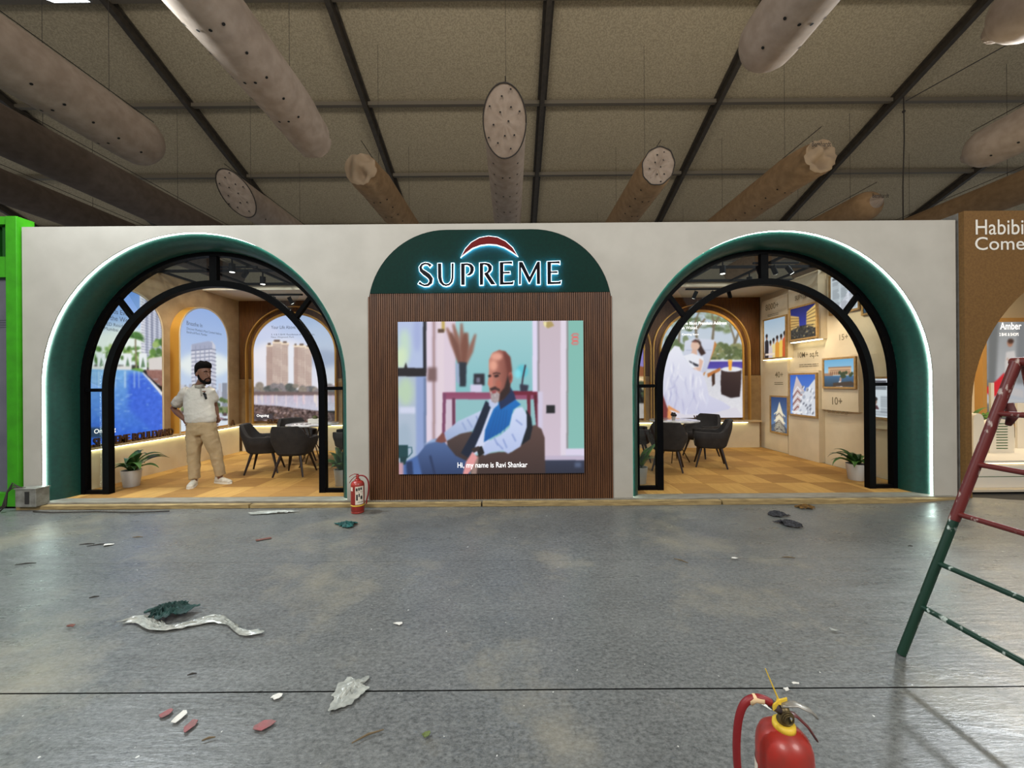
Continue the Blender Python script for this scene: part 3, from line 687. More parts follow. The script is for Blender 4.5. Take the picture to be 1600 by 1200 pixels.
def paint_towers(cv):
    P, Rt, Lq, E = cv.poly, cv.rect, cv.line, cv.ell
    Rt(380, 480, 540, 610, (180, 200, 238), c2=(236, 232, 238)); E(440, 560, 50, 30, (238, 236, 244), blur=14); E(505, 560, 25, 14, (176, 186, 214), blur=8); E(415, 520, 22, 12, (206, 214, 240), blur=8)
    for x0, x1, yt in ((416, 426, 540), (426, 440, 535), (440, 451, 537), (458, 466, 541), (466, 477, 541), (477, 487, 543)):
        Rt(x0, yt, x1, 606, (196, 172, 160) if x0 in (416, 458) else (222, 204, 190))
        for k in range(int((606 - yt) / 2.4)): Lq([(x0, yt + 2.4 * k), (x1, yt + 2.4 * k)], .8, (164, 138, 132))
        for k in range(int((x1 - x0) / 3)): Lq([(x0 + 2 + 3 * k, yt), (x0 + 2 + 3 * k, 606)], .7, (178, 150, 140))
        Rt(x0 - .5, yt - 1.5, x1 + .5, yt + 1.5, (246, 226, 200)); Rt(x0 + 2, yt - 4, x1 - 3, yt - 1, (110, 90, 80))
    Rt(450, 541, 459, 606, (236, 238, 246))
    for k in range(60):
        x = random.uniform(394, 528); E(x, random.uniform(603, 615), random.uniform(4, 8), random.uniform(3, 7), random.choice([(112, 112, 112), (140, 132, 134), (92, 96, 92), (150, 140, 128)]), blur=1, noise=18, nscale=2)
    Rt(390, 614, 530, 642, (196, 186, 204), c2=(206, 206, 222), noise=6, nscale=3); Rt(390, 612, 530, 618, (120, 100, 98), blur=1)
    for k in range(26):
        x = random.uniform(398, 524); Lq([(x, 617), (x, random.uniform(624, 636))], 1.2, random.choice([(250, 226, 226), (240, 190, 200), (255, 240, 220)]), blur=1, a=.8)
    P([(390, 632), (430, 634), (480, 640), (530, 646), (530, 662), (390, 662)], (92, 74, 72), noise=40, nscale=3)
    for k in range(130):
        x, y = random.uniform(396, 526), random.uniform(637, 658)
        if y > 633 + (x - 396) * .1: E(x, y, random.uniform(1, 3), random.uniform(.7, 1.6), random.choice([(60, 46, 44), (140, 112, 106), (176, 150, 146), (46, 38, 34), (110, 84, 70)]), rot=random.uniform(0, 3))
    Rt(398, 647, 426, 655, (70, 64, 70), blur=1)
t1, w1 = back_poster('arched lit poster of twin beige towers beyond a lake', 397, 524, 491.5, 0, paint_towers)
words(t1, 'Your Life Above.', Mdark, 423.5, 514, .56, .075, w1, .0); words(t1, '3, 4 & 5 BHK Residences & Penthouses,\nNear Hinjewadi Park', Mdark, 423.5, 529, .98, .11, w1, .0)
words(t1, 'Ongoing', Mwhite_t, 401, 652.5, .27, .075, w1)
def paint_lounger(cv):
    P, Rt, Lq, E = cv.poly, cv.rect, cv.line, cv.ell
    Rt(1020, 480, 1170, 570, (188, 204, 222), c2=(206, 214, 220))
    for k in range(70):
        x, y = random.uniform(1030, 1165), random.uniform(485, 520); E(x, y, random.uniform(3, 9), random.uniform(2, 5), random.choice([(128, 146, 106), (150, 166, 140), (104, 122, 88), (176, 190, 190)]), blur=2, noise=14, nscale=3)
    for a in ([(1060, 545), (1062, 515), (1058, 490)], [(1089, 530), (1086, 505), (1092, 488)], [(1113, 535), (1116, 505), (1112, 490)], [(1147, 555), (1148, 530), (1140, 505)], [(1147, 540), (1156, 515)], [(1088, 515), (1102, 498)], [(1113, 512), (1124, 494)]): Lq(a, [4, 3, 2], (118, 106, 84), blur=1)
    for k in range(50):
        x = random.uniform(1098, 1164); E(x, random.uniform(540, 562), random.uniform(3, 7), random.uniform(2, 6), random.choice([(92, 108, 66), (120, 132, 90), (84, 96, 62), (140, 142, 96)]), blur=1, noise=16, nscale=2)
    for k in range(16): E(random.uniform(1032, 1075), random.uniform(528, 552), 4, 6, random.choice([(96, 116, 76), (130, 146, 110)]), blur=1)
    Rt(1096, 562, 1170, 568, (226, 228, 236)); Rt(1096, 565, 1170, 578, (74, 62, 160), c2=(92, 84, 176)); Rt(1020, 576, 1170, 662, (212, 214, 222), c2=(232, 230, 234), noise=4)
    Rt(1024, 556, 1044, 600, (206, 214, 226), blur=3)
    P([(1098, 592), (1104, 578), (1120, 538), (1117, 533), (1108, 552), (1100, 580)], (196, 128, 62)); P([(1105, 584), (1126, 574), (1126, 579), (1106, 590)], (190, 120, 66)); P([(1112, 586), (1117, 582), (1117, 600), (1113, 604)], (66, 44, 34))
    P([(1070, 533), (1085, 528), (1117, 531), (1114, 548), (1104, 580), (1090, 588), (1068, 560)], (214, 220, 234), c2=(196, 200, 220)); Lq([(1072, 547), (1112, 547)], 1, (170, 178, 198))
    P([(1087, 531), (1092, 530), (1096, 540), (1103, 552), (1096, 556), (1092, 550), (1090, 546)], (60, 42, 40), blur=1); E(1087, 539, 7, 9, (226, 190, 170), rot=.3); P([(1080, 534), (1087, 530), (1095, 534), (1096, 543), (1091, 535)], (58, 40, 38), blur=1); E(1086, 534, 3, 1.3, (150, 100, 90)); P([(1082, 545), (1089, 546), (1090, 556), (1080, 554)], (222, 184, 164))
    P([(1068, 556), (1082, 552), (1099, 558), (1100, 566), (1096, 580), (1080, 574)], (236, 238, 246)); P([(1076, 563), (1092, 570), (1091, 573), (1086, 572), (1078, 566)], (52, 54, 66)); P([(1093, 560), (1099, 564), (1095, 580), (1084, 578), (1084, 574), (1092, 574)], (226, 186, 166))
    P([(1046, 550), (1054, 540), (1062, 542), (1070, 560), (1082, 576), (1098, 582), (1104, 600), (1108, 618), (1130, 628), (1142, 636), (1136, 643), (1110, 646), (1070, 648), (1046, 640), (1034, 615), (1036, 585)], (236, 238, 248), c2=(206, 206, 230))
    for k in range(46):
        x, y = random.uniform(1038, 1104), random.uniform(560, 640); Lq([(x, y), (x + random.uniform(-3, 3), y + 10), (x + random.uniform(-8, 10), y + random.uniform(14, 30))], [.6, 2.4, .6], random.choice([(188, 190, 220), (222, 226, 244), (250, 250, 255), (176, 176, 212)]), blur=1, a=.7)
    P([(1026, 618), (1034, 612), (1044, 640), (1044, 664), (1026, 664)], (120, 52, 54)); P([(1044, 633), (1062, 644), (1066, 664), (1042, 664)], (226, 150, 92)); P([(1046, 640), (1070, 648), (1110, 647), (1150, 636), (1160, 650), (1160, 664), (1066, 664)], (222, 218, 228))
    P([(1127, 578), (1159, 578), (1158, 600), (1156, 620), (1142, 622), (1127, 616), (1126, 598)], (62, 44, 44), c2=(44, 30, 32)); E(1143, 577, 16, 4, (232, 234, 240)); P([(1137.5, 563), (1144.5, 563), (1143, 579), (1139, 579)], (246, 172, 62)); E(1141, 563, 3.5, 1.2, (250, 206, 120))
t2, w2 = back_poster('arched lit poster of a sleeping woman in a white gown on a poolside lounger', 1034, 1160.5, 488, 0, paint_lounger)
words(t2, 'The Most Premium Address\nin Wakad.', Mwhite_t, 1065.5, 514.5, 1.0, .17, w2); words(t2, 'Coming Soon', Mwhite_t, 1065.5, 525, .38, .06, w2)
def paint_dusk(cv):
    P, Rt, E = cv.poly, cv.rect, cv.ell
    Rt(880, 480, 1020, 600, (92, 90, 190), c2=(170, 150, 210)); P([(960, 578), (985, 568), (1012, 575), (1012, 600), (960, 600)], (150, 84, 44)); Rt(966, 588, 1012, 604, (236, 206, 160), blur=1)
    for k in range(60): E(random.uniform(885, 1015), random.uniform(598, 640), random.uniform(3, 8), random.uniform(2, 6), random.choice([(74, 88, 52), (120, 120, 90), (170, 160, 130), (60, 70, 50)]), blur=1)
    Rt(880, 630, 1020, 664, (190, 180, 176), noise=10)
t3, w3 = back_poster('arched lit poster of a villa under a violet evening sky, mostly hidden by the archway', 884, 1006, 490, 0, paint_dusk)
words(t3, 'AMBER', Mwhite_t, 985, 540, .28, .07, w3)
# bronze cut-out names standing on the ledge before the posters
def standing(label, body, x0, w_, h, place):
    o = lettering('letter', body, Mbronze, None, place, w_, h, .012, .03); me = o.data
    t = thing('name_letters', label, 'letters', place(w_ / 2, 0, 0)); par = list(range(len(me.vertices)))
    def root(i):
        while par[i] != i: par[i] = par[par[i]]; i = par[i]
        return i
    for e in me.edges: par[root(e.vertices[0])] = root(e.vertices[1])
    seen_at = {}
    for v in me.vertices:                               # face, back and sides share positions
        q = tuple(round(c * 20000) for c in v.co); par[root(v.index)] = root(seen_at.setdefault(q, v.index))
    isl = {}
    for p in me.polygons: isl.setdefault(root(p.vertices[0]), []).append(p)
    for ps in isl.values():                             # every letter is a piece of its own
        ids = sorted({v for p in ps for v in p.vertices}); k = {v: i for i, v in enumerate(ids)}
        G().add([tuple(me.vertices[v].co) for v in ids], [tuple(k[v] for v in p.vertices) for p in ps]).build('letter', Mbronze, t)
    bpy.data.objects.remove(o); return t
standing('dark bronze letters standing on the back ledge below the woman poster', 'WAKAD', 0, .46, .115, lambda u, v, d: (at(1084, 660, 8.52).x + u, 8.52 + d, .667 + v))
standing('dark bronze letters standing on the ledge before the twin tower poster', 'SUPREME', 0, .62, .10, lambda u, v, d: (at(418, 660, 8.52).x + u, 8.52 + d, .667 + v))
XL = -5.98
standing('dark bronze letters standing on the ledge below the pool poster', 'SUPREME BOULEVARD', 0, 1.28, .125, lambda u, v, d: (-5.955 - d, 5.46 + u, .667 + v))
standing('dark bronze letters standing on the ledge behind the man', 'SUPREME        A', 0, 1.12, .125, lambda u, v, d: (-5.955 - d, 7.12 + u, .667 + v))

# left wall: thick arched lightboxes
def left_poster(label, y0, y1, paint):
    c, r = (y0 + y1) / 2, (y1 - y0) / 2; top = 3.02; zc = top - r * 1.0
    t = thing('lightbox_poster', label, 'poster', (-6.14, c, .68), 'thick arched lightboxes on the stucco wall')
    G().prism(arch(c, zc, r + .03, .667, 36), -6.139, XL, 'X').build('box', mat('gilt_block', rgb(206, 150, 58), .5), t)
    G().band(arch(c, zc, r + .03, .667, 36), arch(c, zc, r + .004, .667, 36), XL, XL + .006, 'X').build('rim', M_cream, t)
    def tf(px, py):
        Y = F * -XL / (800 - px); return (Y, CAMZ + (597 + ROLL * (800 - px) - py) * Y / F)
    cv = Cv(c - r, c + r, .70, top, 85, tf); paint(cv)
    half = lambda z: r if z <= zc else math.sqrt(max(0, r * r - (z - zc) ** 2))
    print_sheet('print', cv, lambda a, z: np.stack([np.full_like(a, XL + .0015), a, z], 1), M_print, t, 100, 180, half)
    return t, (lambda x, y: (lambda q: (lambda u, v, d: (XL + .004, q[0] + u, q[1] + v)))(tf(x, y)))
def paint_pool(cv):
    P, Rt, Lq, E = cv.poly, cv.rect, cv.line, cv.ell
    Rt(60, 400, 262, 570, (112, 156, 226), c2=(226, 238, 246)); E(190, 540, 60, 30, (234, 244, 236), blur=12)
    P([(219, 455), (256, 478), (256, 572), (222, 566)], (196, 202, 220)); P([(219, 455), (224, 458), (226, 566), (221, 566)], (236, 236, 242))
    for k in range(26): Lq([(221, 462 + 4.4 * k), (256, 482 + 3.6 * k)], 1.3, (132, 138, 160))
    for k in range(8): Lq([(226 + 4 * k, 462 + 2.6 * k), (226 + 4 * k, 570)], 1.2, (112, 116, 140) if k % 2 else (234, 234, 240))
    for cx, cy, rr in ((150, 555, 12), (170, 552, 11), (198, 553, 10), (214, 560, 9), (248, 548, 15), (240, 565, 8), (228, 566, 7), (122, 560, 14), (100, 560, 12)):
        for q in range(14): E(cx + random.uniform(-1, 1) * rr * .7, cy + random.uniform(-1, 1) * rr, rr * .3, rr * .35, random.choice([(96, 138, 62), (132, 170, 90), (72, 112, 50), (160, 186, 110)]), blur=1)
    for q in range(13):
        an = R(-170 + 13 * q * 1.2); Lq([(212, 528), (212 + 9 * math.cos(an), 528 + 9 * math.sin(an)), (212 + 15 * math.cos(an), 531 + 13 * math.sin(an))], [3, 3, .5], random.choice([(74, 122, 54), (102, 150, 74), (58, 98, 50)]))
    for q in range(10):
        an = R(-160 + 14 * q); Lq([(213, 547), (213 + 10 * math.cos(an), 548 + 8 * math.sin(an))], [2.4, .6], (96, 140, 70))
    Lq([(212, 530), (213, 576)], 2.4, (132, 120, 92)); P([(232, 560), (258, 556), (258, 585), (232, 582)], (220, 214, 210), blur=1); P([(228, 578), (258, 578), (258, 606), (248, 602), (230, 586)], (150, 106, 96), noise=8)
    for x0 in (134, 152, 169, 193, 217): P([(x0, 552), (x0 + 13, 552), (x0 + 13, 578), (x0, 578)], (236, 242, 244)); P([(x0 + 3, 574), (x0 + 6.5, 558), (x0 + 10, 574)], (96, 130, 96))
    E(214, 579, 11, 4, (112, 164, 72), blur=1); Rt(60, 572, 205, 579, (226, 226, 222), blur=1)
    P([(60, 576), (206, 578), (224, 582), (258, 622), (258, 706), (60, 706)], (122, 178, 228), c2=(44, 98, 214), noise=7, nscale=5)
    P([(200, 582), (224, 584), (258, 624), (258, 690), (200, 640)], (58, 104, 220), blur=6, noise=9, nscale=4)
    for k in range(80):
        x, y = random.uniform(134, 250), random.uniform(588, 680); Lq([(x, y), (x + random.uniform(3, 9), y + random.uniform(-.6, .6))], 1.1, random.choice([(150, 204, 240), (90, 150, 226), (44, 84, 200), (190, 226, 246)]), a=.6)
    for k in range(10): x = random.uniform(136, 224); Lq([(x, 580), (x, 606)], 2, (226, 240, 246), blur=1, a=.5)
    Lq([(223, 582), (236, 596), (257, 620)], [2, 3, 5], (236, 234, 236))
    Rt(136, 668, 166, 684, (40, 66, 96), blur=1)
t4, w4 = left_poster('arched lit poster of a blue swimming pool before palms and a tower', 5.42, 6.56, paint_pool)
words(t4, 'Weekends Every\nDay of the Week.', Mdark, 143, 498, .62, .2, w4, .0); words(t4, '2 & 3 BED Residences\nPune, Mumbai', Mdark, 144, 514, .58, .13, w4, .0); words(t4, 'Ongoing', Mwhite_t, 146, 680, .3, .085, w4)
def paint_block(cv):
    P, Rt, Lq, E = cv.poly, cv.rect, cv.line, cv.ell
    Rt(270, 470, 362, 680, (150, 178, 228), c2=(222, 232, 240)); E(320, 570, 40, 20, (232, 240, 240), blur=10)
    P([(299, 540), (332, 533), (337, 540), (337, 660), (300, 660)], (206, 208, 222)); P([(300, 538), (326, 533), (332, 535), (332, 546), (300, 550)], (166, 172, 196))
    for k in range(20): y = 545 + 6 * k; Lq([(299, y + 3), (331, y), (338, y + 2)], 1.2, (110, 116, 140)); Lq([(300, y + 5), (331, y + 2)], 1.2, (236, 236, 242))
    for x in (306, 313, 320, 327): Lq([(x, 540), (x, 660)], 1.4, (150, 156, 180))
    for k in range(40): x = random.uniform(274, 356); Rt(x, random.uniform(598, 616), x + random.uniform(3, 8), 650, random.choice([(196, 200, 214), (170, 174, 190), (222, 224, 232), (140, 146, 160)]))
    for k in range(70): E(random.uniform(274, 356), random.uniform(622, 648), random.uniform(2, 5), random.uniform(2, 4), random.choice([(86, 110, 60), (110, 132, 80), (64, 86, 50), (130, 140, 100)]), blur=1)
    for k in range(40): E(random.uniform(274, 356), random.uniform(644, 662), random.uniform(2, 6), random.uniform(1, 3), random.choice([(150, 126, 136), (60, 50, 56), (196, 176, 190), (90, 70, 76)]))
t5, w5 = left_poster('arched lit poster of a single pale high-rise, directly behind the man', 6.93, 8.07, paint_block)
words(t5, 'Breathe In', Mdark, 292, 507.5, .36, .075, w5, .0); words(t5, 'Discover Mumbai\'s Most Coveted Address\nBandra & Parel, Mumbai', Mdark, 292, 521, .85, .12, w5, .0)

# ------------------------------------------------------------------ right wall: stepped cream blocks with lit photographs
def yx(px, X): return F * X / (px - 800)
def zy(px, py, X): Y = yx(px, X); return CAMZ + (597 - ROLL * (px - 800) - py) * Y / F
def block(label, X, pa, pb, zlo, zhi, glow=True):
    """pa, pb: photo columns of the block's far and near front edge"""
    ya, yb = yx(pa, X), yx(pb, X); t = thing('display_block', label, 'wall block', (X, yb, zlo), 'cream display blocks on the side wall')
    G().box(X, 5.599, yb, ya, zlo, zhi).build('body', M_cream, t, bevel=.004)
    if glow: G().box(X + .02, X + .10, yb + .02, ya - .02, zlo - .012, zlo - .0005).build('under_light', mat('led_soft', (.9, .9, .7), .5, emit=(1, .92, .6), es=5), t)
    return t
B1 = block('cream block carrying the 8000+ figures and the group photograph', 5.48, 1190.5, 1231, 1.99, 3.27)
B2 = block('cream block carrying the crescent heading and the night street photograph', 5.44, 1233, 1279, 2.28, 3.49)
block('cream floor-standing block with the white tower photograph', 5.49, 1231.5, 1279, FZ, 1.72, False)
B4 = block('cream block carrying the river palace photograph and 10+ figures', 5.53, 1283.5, 1341, 1.02, 1.95, False)
block('cream block with the printed article beside the archway post', 5.55, 1350, 1392, .8, 1.95, False)
B6 = thing('display_block', 'low cream block with the curved tower photograph near the back corner', 'wall block', (5.55, 8, FZ), 'cream display blocks on the side wall')
G().box(5.55, 5.599, yx(1231, 5.55) + .01, 8.43, FZ, 1.96).build('body', M_cream, B6)
Mfr = mat('photo_frame', rgb(176, 140, 84), .45, c2=rgb(156, 122, 70), scale=20)
def photo(label, X, pa, pb, py0, py1, paint, cat='photograph'):
    """rectangle on the plane x = X; rows py0, py1 are read at the far edge column pa"""
    X -= .022; ya, yb = yx(pa, X), yx(pb, X); z1, z0 = zy(pa, py0, X), zy(pa, py1, X)
    t = thing('framed_photo', label, cat, (X, (ya + yb) / 2, z0), 'lit pictures on the side wall'); w_ = .032
    G().box(X + .004, X + .0215, yb, ya, z0, z1).build('backing', M_cream, t)
    for q in ((yb - w_, yb, z0 - w_, z1 + w_), (ya, ya + w_, z0 - w_, z1 + w_), (yb, ya, z1, z1 + w_), (yb, ya, z0 - w_, z0)): G().box(X - .012, X + .0215, q[0], q[1], q[2], q[3]).build('frame_bar', Mfr, t)
    H_ = z1 - z0; cv = Cv(-ya, -yb, z0, z1, 110, lambda u, v: (-ya + u * (ya - yb), z1 - v * H_)); paint(cv)
    print_sheet('print', cv, lambda a, z: np.stack([np.full_like(a, X + .003), -a, z], 1), M_print, t, 60, 60)
    return t
def pt_group(cv):
    P, Rt, E, Lq = cv.poly, cv.rect, cv.ell, cv.line; Rt(-.1, -.1, 1.1, 1.1, (160, 184, 204), c2=(226, 226, 222)); Rt(-.1, .85, 1.1, 1.1, (170, 150, 130))
    for x, c, h in ((.12, (34, 30, 40), .42), (.45, (232, 214, 150), .55), (.62, (220, 150, 60), .5), (.8, (238, 200, 90), .48), (.95, (206, 90, 40), .42), (.3, (206, 196, 200), .6)):
        P([(x - .1, 1), (x - .09, h + .14), (x, h + .08), (x + .09, h + .14), (x + .1, 1)], c); E(x, h + .03, .045, .06, (150, 104, 82)); E(x, h - .01, .055, .05, (36, 26, 24))
    Rt(.05, .88, .5, .93, (240, 220, 200))
def pt_night(cv):
    P, Rt, E, Lq = cv.poly, cv.rect, cv.ell, cv.line; Rt(-.1, -.1, 1.1, 1.1, (22, 30, 96), c2=(40, 60, 190))
    P([(0, .2), (.34, .3), (.36, .7), (0, .8)], (206, 168, 96)); P([(1, 0), (.64, .2), (.62, .62), (1, .8)], (226, 190, 110))
    for k in range(5): Lq([(0, .3 + .1 * k), (.34, .36 + .075 * k)], .02, (90, 66, 40)); Lq([(1, .12 + .13 * k), (.64, .26 + .085 * k)], .025, (100, 76, 50))
    P([(0, .7), (.4, .6), (.62, .6), (1, .74), (1, 1.05), (0, 1.05)], (46, 44, 40), noise=30)
    for k in range(40): E(random.random(), random.uniform(.6, .95), .03, .02, random.choice([(30, 26, 24), (220, 190, 120), (90, 80, 60), (160, 140, 100)]))
def pt_white(cv):
    P, Rt, E, Lq = cv.poly, cv.rect, cv.ell, cv.line; Rt(-.1, -.1, 1.1, 1.1, (52, 100, 196), c2=(120, 160, 220)); P([(.1, 1.05), (.12, .4), (.26, .02), (.62, .45), (.7, 1.05)], (206, 190, 190))
    for k in range(7): Lq([(.1, .5 + .09 * k), (.3, .3 + .1 * k), (.62, .55 + .08 * k)], .03, (120, 60, 50) if k % 2 else (240, 240, 244))
    P([(.25, 1.05), (.5, .5), (.95, .12), (1.05, .1), (1.05, 1.05)], (216, 220, 228))
    for k in range(40): E(random.uniform(.4, 1), random.uniform(.3, 1), .05, .025, random.choice([(170, 176, 190), (240, 242, 246), (120, 124, 136)]), rot=-.7)
    Rt(.05, .92, .5, .97, (240, 240, 240))
def pt_curve(cv):
    P, Rt, E, Lq = cv.poly, cv.rect, cv.ell, cv.line; Rt(-.1, -.1, 1.1, 1.1, (40, 66, 112), c2=(110, 140, 176)); P([(.2, 1.05), (.3, .5), (.52, .12), (.72, .45), (.85, 1.05)], (226, 216, 190))
    for k in range(7): Lq([(.18, .5 + .1 * k), (.5, .36 + .1 * k), (.86, .54 + .1 * k)], .035, (110, 96, 90) if k % 2 else (246, 232, 196))
    for k in range(6): Lq([(0, .84 + .04 * k), (.5, .72 + .05 * k), (1, .9 + .03 * k)], .02, (40, 40, 44))
def pt_palace(cv):
    P, Rt, E, Lq = cv.poly, cv.rect, cv.ell, cv.line; Rt(-.1, -.1, 1.1, 1.1, (110, 176, 216), c2=(206, 226, 236)); Rt(.14, .28, .9, .58, (214, 176, 136)); Rt(.14, .27, .9, .31, (150, 110, 80)); Rt(.2, .38, .86, .41, (150, 110, 84)); Rt(0, .5, .3, .62, (170, 130, 100))
    for k in range(10): Rt(.2 + .068 * k, .44, .24 + .068 * k, .56, (130, 92, 70))
    Rt(-.1, .6, 1.1, 1.1, (66, 110, 150), c2=(50, 66, 76)); P([(.4, 1), (.55, .72), (.62, 1)], (240, 240, 244)); P([(.3, .86), (.9, .8), (1.1, .95), (.3, 1)], (70, 56, 44)); Lq([(.55, .8), (.56, .66)], .06, (190, 150, 130))
    for k in range(12): E(random.uniform(.5, 1), random.uniform(.48, .64), .05, .06, (56, 72, 44))
def pt_news(cv):
    Rt, Lq = cv.rect, cv.line; Rt(-.1, -.1, 1.1, 1.1, (214, 220, 228)); Rt(.06, .05, .8, .11, (90, 94, 104))
    for k in range(22):
        y = .17 + .036 * k
        for a, b_ in ((.06, .34), (.38, .64), (.68, .95)):
            if not (a > .6 and .3 < y < .55): Rt(a, y, b_ - random.uniform(0, .08), y + .012, (120, 124, 134))
    Rt(.68, .32, .95, .54, (70, 110, 176))
def pt_article(cv):
    Rt, Lq, E, P = cv.rect, cv.line, cv.ell, cv.poly; Rt(-.1, -.1, 1.1, 1.1, (222, 228, 236)); Rt(.08, .05, .9, .10, (60, 62, 70)); Rt(.08, .2, .9, .23, (90, 94, 104)); Rt(.2, .25, .9, .28, (90, 94, 104))
    for k in range(16): Rt(.62, .45 + .028 * k, .95, .462 + .028 * k, (130, 134, 144))
    for k in range(4): Rt(.08, .85 + .03 * k, .95, .862 + .03 * k, (130, 134, 144))
    E(.32, .6, .12, .1, (150, 116, 100)); E(.32, .53, .15, .06, (40, 34, 34)); P([(.1, .8), (.2, .7), (.45, .7), (.55, .8)], (90, 50, 56))
photo('lit photograph of five people in festive dress under the 8000+ figures', 5.48, 1194.5, 1228, 502, 560, pt_group)
photo('lit photograph of a street between glowing buildings at night', 5.44, 1236, 1276, 484, 531, pt_night)
photo('lit photograph of a white faceted building against blue sky', 5.49, 1234.5, 1274.5, 586, 646, pt_white)
photo('lit photograph of a curved tower seen from below', 5.55, 1204.5, 1230, 620, 673, pt_curve)
photo('lit photograph of a palace by water with a seated figure', 5.53, 1288, 1335, 563, 604, pt_palace)
photo('lit newspaper page high on the cream wall', 5.599, 1299, 1342, 434, 490, pt_news, 'poster')
photo('lit magazine article with a small portrait beside the archway post', 5.55, 1356, 1388, 592, 650, pt_article, 'poster')
photo('small gold framed picture high on the wall beside the newspaper page', 5.599, 1350, 1364, 470, 490, pt_palace)
Mgt = mat('grey_letters', rgb(122, 108, 80), .5); wt = wr
def wallwords(par, body, X, px, py, w_, h, off=.0):
    Y = yx(px, X - .003); z = zy(px, py, X - .003)
    lettering('lettering', body, Mgt, par, lambda u, v, d: (X - .003, Y - u, z + v), w_, h, off)
def small_print(par, X, px, py, w_, h, n=2):
    """lines of print too fine to read: thin raised bars, one per word"""
    Y = yx(px, X - .003); z = zy(px, py, X - .003); rnd = random.Random(px); g = G()
    for k in range(n):
        u = rnd.uniform(0, .08) * w_
        while u < w_ * .97:
            L_ = min(rnd.uniform(.12, .26) * w_, w_ - u); g.box(X - .004, X - .0005, Y - u - L_ * .85, Y - u, z + h * (k + .1) / n, z + h * (k + .5) / n); u += L_
    g.build('small_print', Mgt, par)['kind'] = 'stuff'
wallwords(B1, '8000+', 5.48, 1197, 486, .40, .13, .008); small_print(B1, 5.48, 1199, 496, .36, .06)
wallwords(B2, 'SUPREME', 5.44, 1243, 470, .36, .09, .006); wallwords(wr, '10M+ sq.ft', 5.60, 1247, 562, .5, .14, .006); small_print(wr, 5.60, 1247, 574, .5, .07)
wallwords(B6, '40+', 5.55, 1211, 590, .24, .12, .006); small_print(B6, 5.55, 1209, 601, .28, .07); wallwords(B4, '10+', 5.53, 1300, 632, .2, .13, .008); small_print(B4, 5.53, 1292, 645, .42, .07)
wallwords(wr, '15+', 5.60, 1312, 532, .17, .10, .004)
lg = [(-.18, 0), (-.1, .06), (0, .085), (.1, .06), (.18, 0), (.09, .035), (0, .052), (-.09, .035)]
Yc = yx(1257, 5.44); zc_ = zy(1257, 458, 5.44)
G().prism([(Yc + a * .55, zc_ + bq * .7) for a, bq in lg], 5.433, 5.4395, 'X').build('crescent', Mgt, B2)

# ------------------------------------------------------------------ lights in the booth
WARM = (1, .87, .68)
def downlight(label, p, power, ang=95):
    t = thing('downlight', label, 'ceiling light', p, 'black cylinder downlights')
    G().lathe([(.045, 0), (.045, .13), (.012, .13), (.012, 3.52 - p[2])], p, 16).build('body', M_black, t, True, auto=40)
    G().lathe([(.036, -.002), (.036, .004)], p, 16).build('lens', mat('lens_lit', (1, 1, 1), .5, emit=(1, .95, .86), es=6), t)
    lamp('downlight_beam', 'SPOT', (p[0], p[1], p[2] - .03), power, WARM, .04, (p[0], p[1] + .1, 0), ang, .8)
DL = [((-4.36, 6.0, 3.30), 'cylinder downlight nearest the crown of the archway where the man stands'), ((-5.23, 6.8, 3.30), 'cylinder downlight hanging above the man'), ((-4.36, 6.74, 3.30), 'cylinder downlight above the grey chair with the jacket'),
      ((-3.49, 6.3, 3.30), 'cylinder downlight nearest the partition above the chairs'), ((3.47, 6.3, 3.30), 'cylinder downlight above the round table in the photograph room'), ((4.34, 7.0, 3.30), 'cylinder downlight above the empty floor by the framed photographs'), ((2.6, 6.9, 3.30), 'cylinder downlight near the partition above the dark chairs')]
for p, lb in DL: downlight(lb, p, 44)
def head(t, p, aim, power, ang=60):
    p = Vector(p); d = (Vector(aim) - p).normalized()
    hd = G().limb([p - d * .07, p + d * .07], .038, 14).build('spot_head', M_black, t, True, auto=40)
    G().limb([p + Vector((0, 0, .09)), p], .008, 6).build('stem', M_black, t)
    G().limb([p + d * .0705, p + d * .074], .030, 14).build('lens', MATS['lens_lit'], hd)
    lamp('track_beam', 'SPOT', p + d * .10, power, WARM, .03, aim, ang, .7)
def track(label, x0, x1, y, z, heads, pw=36):
    t = thing('track_light', label, 'track light', ((x0 + x1) / 2, y, z), 'black track lights')
    G().box(x0, x1, y - .017, y + .017, z, z + .03).build('rail', M_black, t)
    for x, aim in heads: head(t, (x, y, z - .10), aim, pw)
track('black track light before the twin tower poster', -5.25, -4.35, 8.0, 3.388, [(-4.95, (-5.3, 8.6, 1.9)), (-4.6, (-4.3, 8.6, 2.3))])
track('black track light before the poster of the woman on a lounger', 3.53, 4.48, 7.78, 3.388, [(3.72, (3.5, 8.6, 2.2)), (4.08, (4.6, 8.6, 2.6)), (4.42, (5.2, 8.6, 2.3))])
track('black track light with a cluster of spots facing the framed photographs', 4.0, 4.75, 6.35, 3.47, [(4.1, (5.5, 7.6, 2.0)), (4.35, (5.6, 7.0, 1.6)), (4.6, (5.6, 6.2, 1.9))], 72)
track('black track light facing the stucco wall posters', -5.0, -4.2, 6.35, 3.47, [(-4.9, (-6.1, 6.7, 2.2)), (-4.4, (-6.1, 7.7, 2.6))])

